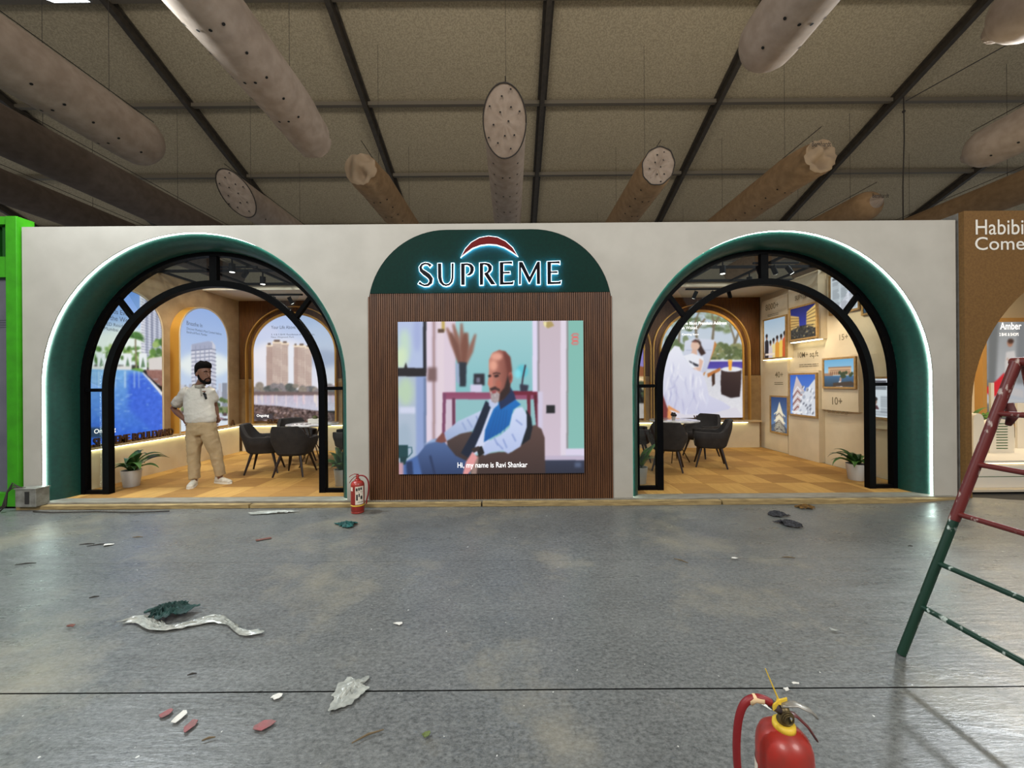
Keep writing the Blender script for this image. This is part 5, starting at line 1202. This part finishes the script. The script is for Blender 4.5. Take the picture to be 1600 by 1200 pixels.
for xx in (1435, 1462, 1493, 1524, 1556):
    for t_ in np.linspace(0, 1, 400):
        q = F1.lerp(T1, t_)
        if 800 + F * q.x / q.y >= xx: break
    G().limb([q, F2.lerp(T2, t_)], .0145, 10, (0, 0, 1)).build('rung', Mlg if t_ < split - .02 else Mlr, lad, True, auto=40)
B1_, B2_ = Vector((T1.x + .55, F1.y, 0)), Vector((T1.x + .55, W_, 0)); tb = Vector((.05, 0, -.01))
for a, b_ in ((B1_, T1 + tb), (B2_, T2 + tb)): G().limb([a, b_], .020, 12, (0, 1, 0)).build('rear_leg', Mlr, lad, True, auto=40)
for k in (.25, .6): G().limb([B1_.lerp(T1 + tb, k), B2_.lerp(T2 + tb, k)], .012, 8, (0, 0, 1)).build('rear_brace', Mlr, lad, True)
G().limb([T1 + Vector((.02, .03, 0)), T2 + Vector((.02, -.03, 0))], .026, 12, (0, 0, 1)).build('top_bar', Mlr, lad, True, auto=40)
hk = T1.lerp(F1, .12) + Vector((.035, 0, -.02)); G().limb([hk, hk + Vector((.01, -.01, -.07)), hk + Vector((-.015, -.01, -.115))], [.018, .022, .012], 8).build('hinge_tab', mat('hinge_rust', rgb(84, 30, 28), .6), lad, True)

# ------------------------------------------------------------------ ventilation ducts under the roof
Mduct = mat('duct_cloth', rgb(172, 154, 138), .85, c2=rgb(156, 138, 122), scale=6, bump=.25, bscale=9); Mduct_o = mat('duct_cloth_ochre', rgb(160, 128, 92), .85, c2=rgb(142, 112, 78), scale=6, bump=.25, bscale=9); Mhole = mat('duct_hole', (.01, .009, .008), .9); Mcord = mat('cord_dark', rgb(50, 44, 38), .7)
ZD, RD = 6.37, .40
def duct(label, x, y0, y1, style, toward=1, m=Mduct, r=RD, z=ZD, holes=True, seed=0, skew=0.0):
    """cloth tube along y. The styled end is y0, the plain end y1"""
    sgn = 1 if y1 > y0 else -1; t = thing('air_duct', label, 'air duct', (x, (y0 + y1) / 2, z - r), 'cloth air ducts under the roof')
    n = 36; V = []; Q = []; L_ = abs(y1 - y0); st = [0, .03, .08, .15, .25, .4, .6, .9, 1.4] + list(np.linspace(2.2, L_, 6)); obl = .9 if style == 'oblique' else (.25 if style == 'tied' else .1)
    for d in st:
        for k in range(n):
            a = 2 * PI * k / n; c, s_ = math.cos(a), math.sin(a); rr = r * (1 + .015 * mnoise.noise((c * 2 + seed, s_ * 2, d * 2)))
            near_ = max(0, 1 - d / .9)
            if style == 'crumpled': rr *= 1 - .30 * near_ * (abs(mnoise.noise((c * 2.2 + seed, s_ * 2.2, d * 3))) + .25 * near_) ; 
            if style == 'tied': rr *= 1 - .10 * near_ ** 4 + .02 * near_ * math.sin(9 * a)
            if style == 'round': rr *= math.sqrt(max(.0, 1 - max(0, 1 - d / .35) ** 2 * .8))
            off = obl * (.5 - .5 * s_) * max(0, 1 - d / (L_ + 1)) if style in ('oblique', 'tied') else 0
            V.append((x + rr * c + skew * d, y0 + sgn * (d + off), z + rr * s_ - (.10 * near_ if style == 'crumpled' else 0)))
    for i in range(len(st) - 1):
        for k in range(n): Q.append((i * n + k, i * n + (k + 1) % n, (i + 1) * n + (k + 1) % n, (i + 1) * n + k))
    G().add(V, Q).build('tube', m, t, True)
    # end cloth: pulled in towards the middle in folds
    V2 = []; Q2 = []; rims = [1.0, .9, .75, .5, .25, .06]; cen = Vector((sum(v[0] for v in V[:n]) / n, sum(v[1] for v in V[:n]) / n, sum(v[2] for v in V[:n]) / n))
    for i, f in enumerate(rims):
        for k in range(n):
            a = 2 * PI * k / n; p = cen.lerp(Vector(V[k]), f); dep = {'oblique': -.04, 'tied': .06, 'crumpled': -.02, 'round': -.16}[style] * (1 - f * f)
            fold = {'oblique': .012, 'tied': .045, 'crumpled': .0, 'round': .02}[style] * math.sin(11 * a + seed) * (1 - f) * f * 3 + (.30 * mnoise.noise((p.x * 4, p.z * 4, seed)) * (1 - f ** 4) if style == 'crumpled' else 0)
            V2.append((p.x, p.y + sgn * (dep + fold), p.z))
    for i in range(len(rims) - 1):
        for k in range(n): Q2.append((i * n + k, i * n + (k + 1) % n, (i + 1) * n + (k + 1) % n, (i + 1) * n + k))
    Q2.append(tuple(range((len(rims) - 1) * n, len(rims) * n)))
    G().add(V2, Q2).build('end_cloth', Mduct if style != 'crumpled' else mat('duct_end_cloth', rgb(160, 138, 112), .85, bump=.3, bscale=10), t, True)
    if style in ('oblique', 'tied'):
        G().limb([Vector(V[k]) + Vector((0, -sgn * .012, 0)) for k in list(range(n)) + [0]], .012, 6, (0, 1, 0)).build('seam', Mcord, t, True)
    if holes:
        g = G()
        for k in range(int(L_ / .42)):
            for aa in (R(-128), R(-52), R(-100), R(-78)) if k % 2 else (R(-128), R(-52)):
                yy = .3 + k * .42 + (.9 if style == 'oblique' else .25)
                if yy > L_: continue
                p = Vector((x + skew * yy + (r + .006) * math.cos(aa), y0 + sgn * yy, z + (r + .006) * math.sin(aa))); u = Vector((-math.sin(aa), 0, math.cos(aa)))
                g.add([p + u * (.022 * math.cos(b_)) + Vector((0, .022 * math.sin(b_), 0)) for b_ in np.linspace(0, 2 * PI, 9)[:-1]], [tuple(range(8))])
        if style in ('oblique', 'tied'):
            for fa in range(13):
                for fr in (.9 * math.sqrt((fa + .5) / 13),):
                    a = 2.4 * fa % (2 * PI); k = int(a / (2 * PI) * n) % n; p = cen.lerp(Vector(V[k]), fr); p.y -= sgn * (.06 if style == 'oblique' else -.02)
                    if style == 'oblique': nn = Vector((0, -.7, -.7))
                    g.add([p + Vector((.018 * math.cos(b_), -sgn * .012 * 0, .018 * math.sin(b_))) + Vector((0, -sgn * (.5 if style == 'oblique' else 0) * 0, 0)) for b_ in np.linspace(0, 2 * PI, 9)[:-1]], [tuple(range(8))])
        g.build('vent_holes', Mhole, t)['kind'] = 'stuff'
    # suspension cord above
    tube_end = y1; G().limb([(x + .02, y0, z + r + .12), (x + .02 + skew * L_, tube_end, z + r + .12)], .008, 5, (1, 0, 0)).build('hanging_cord', Mcord, t)
    for k in range(3):
        yy = y0 + (y1 - y0) * (.12 + .3 * k); G().limb([(x + .02 + skew * abs(yy - y0), yy, z + r - .01), (x + .02 + skew * abs(yy - y0), yy, z + r + .12)], .006, 5).build('cord_tie', Mcord, t)
    for k in range(3):
        yy = y0 + (y1 - y0) * (.12 + .3 * k); xx = x + .02 + skew * abs(yy - y0); G().limb([(xx, yy, z + r + .11), (xx, yy, rz(max(yy, 2.0)) - .02)], .004, 5).build('suspension_wire', Mcord, t)
    return t
YE = 17.2
duct('cloth air duct with an oval perforated end above the centre sign', -.10, 6.7, YE, 'oblique')
duct('long cloth air duct with a row of holes ending above the man\'s archway', -3.82, 7.45, .6, 'crumpled', seed=2, holes=True)
duct('cloth air duct with a crumpled start next in line above the man\'s archway', -3.30, 8.45, YE, 'crumpled', m=Mduct_o, seed=5, skew=.02)
duct('broad cloth air duct under the floodlight with two rows of holes', -7.35, 7.9, .6, 'round', seed=1, r=.46)
duct('cloth air duct with an oval stitched end low over the green kiosk side', -6.95, 9.3, YE, 'oblique', seed=3)
duct('dark brown continuous air duct running in from the upper left corner', -9.6, 6.6, YE, 'round', m=mat('duct_dark', rgb(112, 96, 84), .85, c2=rgb(98, 84, 72), scale=6), seed=4, holes=False, r=.45)
duct('dark brown air duct leading to the continuous one at the upper left', -9.5, 6.1, .6, 'round', m=MATS['duct_dark'], seed=4, holes=False, r=.48)
duct('lowest dark air duct at the left edge above the green kiosk', -12.3, 7.0, YE, 'round', m=MATS['duct_dark'], seed=6, holes=False)
duct('cloth air duct with a rounded end at the top, right of the centre sign', 3.68, 5.75, .6, 'round', seed=7)
duct('cloth air duct with a tied gathered end above the woman poster archway', 3.32, 8.5, YE, 'tied', m=Mduct_o, seed=8)
dk = duct('cloth air duct with a crumpled printed end above the framed photographs', 6.55, 8.1, YE, 'crumpled', m=Mduct_o, seed=9)
duct('cloth air duct ending at the top right corner', 6.75, 5.3, .6, 'round', seed=10)
duct('cloth air duct with a rounded end at the right edge of the roof', 9.95, 8.3, .6, 'round', seed=11)
dk2 = duct('cloth air duct with a small printed round end just above the white wall at right', 9.9, 10.4, YE, 'round', m=Mduct_o, seed=12, holes=False)
duct('farthest cloth air duct low at the right edge above the brown booth', 12.9, 9.0, YE, 'round', m=Mduct_o, seed=13, holes=False)
lettering('printed_name', 'Bernhardt', Mcord, dk, lambda u, v, d: (6.30 + u, 8.02 - .0, 6.42 + v), .40, .11, .01)
lettering('printed_name', 'Bernhardt', Mcord, dk2, lambda u, v, d: (9.62 + u, 10.21, 6.38 + v), .44, .11, .01)
# hanging rope at right
pa, pb = at(1412, 160, 10.6), at(1411, 345, 10.6); t = thing('hanging_rope', 'dark rope hanging straight down from the roof beam at right', 'rope', tuple(pb))
G().limb([pa + Vector((.0, 0, .35)), pa, pa.lerp(pb, .3) + Vector((.02, 0, 0)), pa.lerp(pb, .7) - Vector((.01, 0, 0)), pb - Vector((0, 0, 2.5))], .014, 6).build('rope', Mcord, t, True); G().ball(pa - Vector((0, 0, .25)), .04, 8, 6).build('knot', Mcord, t)
q0, q1 = at(1415, 158, 10.4), at(1570, 72, 9.0); tag(G().limb([q0, q1, q1 + (q1 - q0) * .6], .012, 6).build('guy_rope', Mcord), 'slanting dark guy rope near the top right corner', 'rope')
# floodlight at the upper left
t = thing('floodlight', 'square floodlight glaring white in the upper left corner', 'floodlight', (-5.25, 4.42, 5.98)); c = Vector((-5.25, 4.47, 6.08))
Mx = Matrix.Translation(c) @ Matrix.Rotation(R(28), 4, 'X')
def rot_box(nm, m_, *b_):
    g = G().box(*b_); g.v = [tuple(Mx @ Vector(v)) for v in g.v]; g.build(nm, m_, t)
rot_box('housing', mat('flood_housing', rgb(70, 70, 72), .5), -.24, .24, -.18, .18, .0, .07); rot_box('lens', mat('flood_lens', (1, 1, 1), .4, emit=(.85, .95, 1), es=14), -.215, .215, -.155, .155, -.006, -.0005)
for s_ in (-1, 1): rot_box('bracket', MATS['flood_housing'], s_ * .25 - .012, s_ * .25 + .012, -.03, .03, -.02, .32)
G().limb([c + Vector((0, .1, .25)), Vector((c.x, c.y + .1, rz(c.y + .1)))], .012, 6).build('hanger', Mcord, t)

# ------------------------------------------------------------------ green kiosk at the left edge
Mkg = mat('kiosk_green', rgb(60, 158, 14), .45, c2=rgb(54, 142, 12), scale=6); Mkd = mat('kiosk_green_dark', rgb(14, 78, 14), .5); Mkp = mat('kiosk_panel', rgb(108, 108, 118), .18, c2=rgb(98, 98, 110), scale=3)
t = thing('kiosk', 'bright green framed kiosk with grey glass at the left edge', 'kiosk', (-7.2, 5.0, 0))
G().box(-6.40, -6.262, 4.86, 5.05, .02, 3.70).build('post', Mkg, t, bevel=.004); G().box(-8.6, -8.46, 4.86, 5.05, .02, 3.70).build('post', Mkg, t)
G().box(-8.46, -6.40, 4.87, 5.04, 3.60, 3.70).build('top_beam', Mkg, t); G().box(-8.46, -6.40, 4.87, 5.04, 2.93, 3.19).build('lintel', Mkg, t); G().box(-8.46, -6.40, 4.87, 5.04, .02, .19).build('bottom_rail', Mkg, t)
G().box(-8.46, -6.40, 4.97, 4.99, 3.19, 3.60).build('louvre_back', Mkd, t)
for k in range(16): G().box(-8.42 + k * .127, -8.36 + k * .127, 4.92, 4.97, 3.195, 3.595).build('louvre', Mkd, t)
G().box(-8.46, -6.40, 4.93, 4.95, .19, 2.93).build('glass_panel', Mkp, t)
for k in range(4): G().box(-8.46, -6.44, 4.925, 4.93, 2.30 + .03 * k, 2.306 + .03 * k).build('stripe', mat('stripe_dark', rgb(80, 80, 92), .3), t)
# junction box with cables
b0 = ground(38, 786); t = thing('junction_box', 'grey metal junction box with cables at the foot of the green kiosk', 'junction box', (-6.02, 4.8, .05)); x0, x1 = -6.146, -5.89; b0.x = -6.02; zb0 = .05
G().box(x0, x1, 4.74, 4.885, .05, .27).build('body', mat('galvanised', rgb(156, 156, 148), .5, .3, c2=rgb(126, 124, 116), scale=14), t, bevel=.006); G().box(x0 - .008, x1 + .008, 4.732, 4.889, .27, .28).build('lid', MATS['galvanised'], t)
G().box(b0.x + .0, b0.x + .05, 4.734, 4.7395, .09, .24).build('switch_plate', mat('switch_dark', rgb(44, 42, 40), .5), t)
for k in range(3): G().limb([(x0 + .02 + .03 * k, 4.78, .278), (x0 - .03, 4.74, .35 - .03 * k), (x0 - .07, 4.72, .24), (x0 - .06 - .02 * k, 4.70, .08), (x0 - .12 - .05 * k, 4.68, .012)], .008, 8, (0, 1, 0)).build('cable', Mcord, t, True)
tag(G().limb([(x1 + .02, 4.70, .010), (x1 + .3, 4.66, .010), (x1 + .8, 4.68, .010), (x1 + 1.3, 4.64, .010), (x1 + 1.7, 4.68, .010)], .007, 8, (0, 0, 1)).build('floor_cable', Mcord, None, True), 'thin black cable lying along the platform edge by the junction box', 'cable')

# ------------------------------------------------------------------ brown booth at the right edge
YN = 4.83; nb = thing('wall_neighbour', 'brown booth wall with a warmly lit arch at the right edge', None, (7.7, YN, 0), kind='structure')
NC, NR_, NZ = 7.73, 1.95, 1.16
G().prism([(5.70, .0)] + arch(NC, NZ, NR_, .0) + [(10.2, .0), (10.2, 3.66), (5.70, 3.66)], YN, YN + .06).build('face', M_brown, nb)
G().box(5.70, 5.725, YN + .061, 5.3, 0, 3.66).build('side', mat('grey_edge', rgb(128, 124, 118), .6, c2=rgb(104, 100, 94), scale=8), nb)
G().band(arch(NC, NZ, NR_ + .03, .0), arch(NC, NZ, NR_ + .002, .0), YN + .062, YN + .40).build('arch_lining', mat('lining_pale', rgb(222, 206, 172), .6), nb)
G().band(arch(NC, NZ, NR_ + .0015, .0), arch(NC, NZ, NR_ - .02, .0), YN + .07, YN + .085).build('light_strip', mat('led_amber_strip', (1, .8, .5), .5, emit=(1, .74, .32), es=7), nb)
G().box(5.73, 13.5, 7.7, 7.75, 0, 3.6).build('rear_wall', mat('neighbour_rear', rgb(206, 190, 160), .6), nb); G().box(5.76, 13.5, YN + .41, 7.7, 0, .03).build('booth_floor', mat('neighbour_floor', rgb(196, 186, 166), .5), nb)
G().box(5.76, 13.5, YN + .41, 7.7, 3.5, 3.55).build('booth_ceiling', MATS['neighbour_rear'], nb)
lamp('neighbour_downlight', 'AREA', (8.2, 6.2, 3.45), 95, (1, .85, .62), 1.2, (8.2, 6.2, 0))
Mlet = mat('white_letters', rgb(236, 232, 222), .5)
for body, px, py, w_, h in (('Habibi', 1524, 367, .60, .19), ('Come to', 1523, 391, .92, .165)):
    q = at(px, py, YN); lettering('lettering', body, Mlet, nb, lambda u, v, d, q=q: (q.x + u, YN - .004, q.z + v), w_, h, .004)
# poster inside
Y = 7.55; A, B = at(1543, 600, Y).x, at(1543, 600, Y).x + 1.3; zt, zb = at(1560, 503, Y).z, at(1560, 662, Y).z
t = thing('lightbox_poster', 'tall lit poster with a woman on red fabric inside the brown booth', 'poster', ((A + B) / 2, 7.7, zb))
G().box(A - .08, B + .08, 7.56, 7.699, zb - .08, zt + .08).build('box', mat('poster_wood', rgb(176, 132, 70), .5), t)
tf = lambda x, y: (lambda p: (p.x, p.z))(at(x, y, Y)); cv = Cv(A, B, zb, zt, 60, tf); P, Rt, Lq, E = cv.poly, cv.rect, cv.line, cv.ell
Rt(1530, 490, 1680, 670, (150, 152, 152), c2=(196, 196, 198)); Rt(1530, 590, 1680, 625, (176, 180, 186), blur=2); P([(1545, 500), (1562, 500), (1556, 610), (1543, 610)], (110, 112, 112), blur=3); P([(1590, 500), (1604, 500), (1604, 600), (1588, 600)], (124, 126, 128), blur=3)
P([(1573, 550), (1586, 548), (1590, 570), (1584, 600), (1572, 600), (1571, 570)], (206, 200, 196)); E(1579, 536, 4.5, 6, (170, 120, 96)); E(1580, 533, 5, 4, (70, 44, 34)); Lq([(1574, 560), (1588, 572), (1593, 566)], 2.5, (190, 150, 128))
P([(1543, 605), (1556, 596), (1568, 584), (1571, 582), (1568, 606), (1560, 618), (1550, 620), (1543, 614)], (206, 26, 40)); P([(1571, 585), (1577, 604), (1600, 610), (1600, 622), (1568, 614)], (190, 186, 186)); Rt(1530, 630, 1680, 670, (120, 118, 118), c2=(80, 78, 78))
print_sheet('print', cv, lambda a, z: np.stack([a, np.full_like(a, Y + .008), z], 1), M_print, t, 70, 90)
for body, px, py, w_, h in (('Amber', 1563, 515, .42, .14), ('2 BHK & SHOPS', 1562, 525, .38, .06), ('Tathawade', 1552, 648, .82, .17)):
    q = at(px, py, Y); lettering('lettering', body, Mwhite_t, t, lambda u, v, d, q=q: (q.x + u, Y + .004, q.z + v), w_, h, .012)
# plinth and what stands on it
zp = .41; pl = thing('display_plinth', 'pale plinth edged with amber light inside the brown booth', 'plinth', (7.5, 6.3, 0))
G().box(6.05, 10.0, 5.35, 7.4, .031, zp - .03).build('base', mat('plinth_pale', rgb(214, 208, 196), .5), pl); G().box(6.02, 10.0, 5.32, 7.4, zp - .03, zp).build('top', MATS['plinth_pale'], pl); G().box(6.06, 10, 5.338, 5.349, zp - .045, zp - .031).build('light_strip', MATS['led_amber_strip'], pl); G().box(6.05, 10, 5.345, 5.3495, .18, .186).build('groove', Mkd, pl)
Mlam = mat('laminate_cream', rgb(222, 214, 198), .45)
def stand(label, px0, px1, py, Y_, slots, arched, dp=.12):
    a, b_ = at(px0, 700, Y_).x, at(px1, 700, Y_).x; zt_ = at(px0, py, Y_).z; t = thing('display_stand', label, 'display stand', ((a + b_) / 2, Y_ + .15, zp)); c, r = (a + b_) / 2, (b_ - a) / 2
    G().prism([(a, zp)] + [(c - r * math.cos(q), zt_ - .12 + .12 * math.sin(q)) for q in np.linspace(0, PI, 12)] + [(b_, zp)] if arched else [(a, zp), (a, zt_), (b_, zt_), (b_, zp)], Y_, Y_ + dp).build('body', Mlam, t)
    for k in range(slots): G().box(c - r * .45, c + r * .45, Y_ - .004, Y_ - .0005, zp + .06 + k * .042, zp + .072 + k * .042).build('slot', Mkd, t)
stand('cream stand with a rounded top nearest the brown arch', 1521, 1538, 646, 5.75, 0, True); stand('cream louvred cabinet with a row of slots behind the ladder', 1546, 1585, 655, 5.9, 10, True); stand('tall narrow cream board behind the louvred cabinet', 1549, 1554, 598, 6.3, 0, False, .03); stand('cream board at the right edge behind the ladder rungs', 1590, 1612, 630, 6.25, 0, False, .03)
q = at(1529, 652, 6.3); plant('dark green leafy plant behind the rounded cream stand', q.x, 6.42, 16, .42, 21, (.10, .40), .35, .05, z=zp)
q = at(1567, 652, 6.85); plant('small leafy plant behind the louvred cabinet', q.x, 7.1, 10, .34, 23, (.10, .30), .8, .045, z=zp)

# ------------------------------------------------------------------ litter on the ground
Mgc = mat('cloth_green', rgb(14, 58, 52), .7, c2=rgb(10, 40, 38), scale=18); Mteal = mat('cloth_teal', rgb(14, 84, 80), .7, c2=rgb(10, 60, 58), scale=18); Mbk = mat('cloth_black', rgb(40, 40, 44), .8, c2=rgb(70, 70, 76), scale=60, lo=.5, hi=.7); Mbr = mat('cloth_brown', rgb(120, 84, 26), .8, c2=rgb(80, 56, 20), scale=18)
Mplas = mat('plastic_film', rgb(176, 178, 170), .3, c2=rgb(140, 143, 137), scale=30); Mpap = mat('paper_white', rgb(214, 212, 204), .7); Mpk = mat('paper_pink', rgb(150, 88, 90), .8, c2=rgb(130, 96, 94), scale=30); Mcard = mat('card_brown', rgb(112, 70, 60), .7); Mwood = mat('wood_sliver', rgb(110, 94, 70), .8); Mdk = mat('scrap_dark', rgb(52, 48, 44), .8)
def scrap(name, label, cat, px, py, a, b, h, m, rot=0.0, seed=1.0, rag=.35):
    """torn flat piece: an irregular outline, slightly curled"""
    c = ground(px, py); rnd = random.Random(seed); n = rnd.randint(6, 9); V = []; cr, sr = math.cos(rot), math.sin(rot)
    ring = [((1 if i % 2 else rnd.uniform(.6, 1)) * rnd.uniform(.72, 1.15), 2 * PI * (i + rnd.uniform(-.3, .3)) / n, rnd.uniform(0, 1)) for i in range(n)]
    for zz_ in (.0055, .003):
        V.append((c.x, c.y, zz_ + h * .3))
        for f in (.5, 1.0):
            for r_, t_, up_ in ring: x_, y_ = a * r_ * f * math.cos(t_), b * r_ * f * math.sin(t_); V.append((c.x + x_ * cr - y_ * sr, c.y + x_ * sr + y_ * cr, zz_ + h * (up_ if f == 1 else .25)))
    Q = []; k = 2 * n + 1
    for o_ in (0, k):
        for i in range(n): j = (i + 1) % n; Q += [(o_, o_ + 1 + i, o_ + 1 + j), (o_ + 1 + i, o_ + 1 + n + i, o_ + 1 + n + j, o_ + 1 + j)]
    for i in range(n): j = (i + 1) % n; Q.append((1 + n + i, 1 + n + j, k + 1 + n + j, k + 1 + n + i))
    return tag(G().add(V, Q).build(name, m), label, cat)
def litter(name, label, cat, px, py, a, b, h, m, rot=0.0, seed=1.0, rag=.35, **k):
    c = ground(px, py); return crumple(name, label, cat, (c.x, c.y, .0), a, b, h, m, rot, seed, ragged=rag, **k)
litter('plastic_strip', 'long twisted strip of clear plastic film beside the green rag', 'plastic', 300, 976, .42, .04, .02, Mplas, .04, 1.3, .4, nx=40, disc=False, curve=lambda x: (.05 * math.sin(x * 5.2) - .03 * x, .8 + .35 * math.sin(x * 7) + .5 * abs(x) ** 3))
litter('rag', 'dark green crumpled rag lying on the plastic strip', 'rag', 264, 962, .125, .085, .055, Mgc, .25, 2.2, .6, base=.03)
litter('rag', 'teal crumpled rag lying before the small fire extinguisher', 'rag', 543, 821, .115, .06, .045, Mteal, -.1, 4.2, .5)
litter('rag', 'black crumpled rag nearest the brown rag, right of centre', 'rag', 1214, 805, .10, .06, .05, Mbk, -.3, 5.1, .5)
litter('rag', 'larger black crumpled rag below the other one, right of centre', 'rag', 1233, 820, .13, .065, .05, Mbk, -.5, 6.4, .5)
litter('rag', 'ochre brown crumpled rag by the platform edge', 'rag', 1259, 794, .12, .055, .045, Mbr, -.1, 7.7, .5)
litter('plastic_scrap', 'torn white plastic scrap lying across the floor seam', 'plastic', 549, 1080, .055, .085, .02, Mplas, -.4, 8.3, .8)
litter('plastic_scrap', 'curled clear plastic scrap near the platform, left of the small extinguisher', 'plastic', 432, 801, .22, .05, .02, Mplas, .1, 9.3, .6)
scrap('paper_scrap', 'pink paper scrap in the left foreground, largest of three', 'paper', 411, 1135, .055, .034, .004, Mpk, .4, 1.7, .3)
scrap('paper_scrap', 'pink paper scrap left of the small white one in the foreground', 'paper', 261, 1116, .028, .028, .004, Mpk, .1, 2.7, .3)
scrap('paper_scrap', 'pink paper scrap right of the small white one in the foreground', 'paper', 297, 1135, .022, .036, .004, Mpk, .2, 3.7, .3)
scrap('paper_scrap', 'small white paper scrap between two pink ones in the foreground', 'paper', 281, 1122, .028, .036, .008, Mpap, -.4, 4.7, .5)
scrap('paper_scrap', 'small grey-white scrap near the pink paper on the foreground sheet', 'paper', 432, 1090, .03, .02, .008, Mpap, 0, 5.7, .5)
scrap('card_scrap', 'flat reddish card scrap on the floor before the man\'s archway', 'card', 411, 843, .085, .035, .003, Mcard, .5, 6.7, .15)
scrap('paper_scrap', 'white paper scrap among wood slivers in front of the platform at left', 'paper', 169, 852, .045, .035, .01, Mpap, .2, 7.9, .3)
scrap('paper_scrap', 'white paper scrap on bare floor below the video screen', 'paper', 623, 975, .035, .016, .006, Mpap, 0, 8.9, .5)
scrap('paper_scrap', 'small white wad of paper left of the black rags', 'paper', 1148, 874, .035, .018, .02, Mpap, -.3, 9.9, .3)
scrap('paper_scrap', 'white paper sliver right above the foreground extinguisher', 'paper', 1195, 1104, .01, .035, .008, Mpap, .4, 10.9, .2)
scrap('paper_scrap', 'tiny white scrap just below the floor seam above the foreground extinguisher', 'paper', 1229, 1079, .018, .014, .008, Mpap, 0, 11.9, .4)
scrap('paper_scrap', 'white flake lying on the floor seam right of centre', 'paper', 1243, 1069, .02, .008, .005, Mpap, 0, 12.9, .3)
scrap('paper_scrap', 'pale curled scrap on the floor left of the ladder foot', 'paper', 1304, 986, .035, .012, .01, Mplas, -.5, 13.9, .3)
scrap('leaf_scrap', 'small dry green leaf scrap in the middle foreground', 'leaf', 666, 1151, .025, .016, .012, mat('leaf_dry', rgb(96, 108, 60), .8), .3, 14.9, .5)
scrap('card_scrap', 'dark brown chip lying left of the plastic strip', 'card', 111, 980, .03, .012, .01, Mcard, .1, 15.9, .3)
for i, (lb, px, py, L_, an) in enumerate((('long dark wood sliver before the platform at left', 156, 852, .16, .35), ('dark wood sliver left of the white paper near the platform', 136, 851, .10, .2), ('dark wood sliver farthest left on the floor', 40, 882, .12, .25), ('short wood sliver above the white paper near the platform', 215, 840, .08, .1), ('thin straw-like stick in the middle foreground', 575, 1152, .11, .5), ('dark chip left of the plastic strip on bare floor', 147, 934, .045, .4), ('dark chip right of the floor, below the plastic strip end', 300, 1055, .035, .3), ('pale wood sliver below the pink papers', 326, 1156, .04, .35), ('thin wood sliver right of centre below the woman poster archway', 1064, 877, .10, -.8), ('pale thin stick below the black rags', 1232, 872, .09, -.15), ('dark flake between the black rags and the ladder', 1422, 854, .04, .0))):
    c = ground(px, py); d = Vector((math.cos(an), math.sin(an), 0)); tag(G().limb([c - d * L_ * .6 + up * .005, c + Vector((-d.y, d.x, 0)) * L_ * .07 + up * .007, c + d * L_ * .6 + up * .005], [(.003, .002), (.006, .004), (.003, .002)], 6, (0, 0, 1)).build('wood_sliver', Mdk if 'dark' in lb else Mwood), lb, 'wood sliver', 'slivers and chips on the floor')
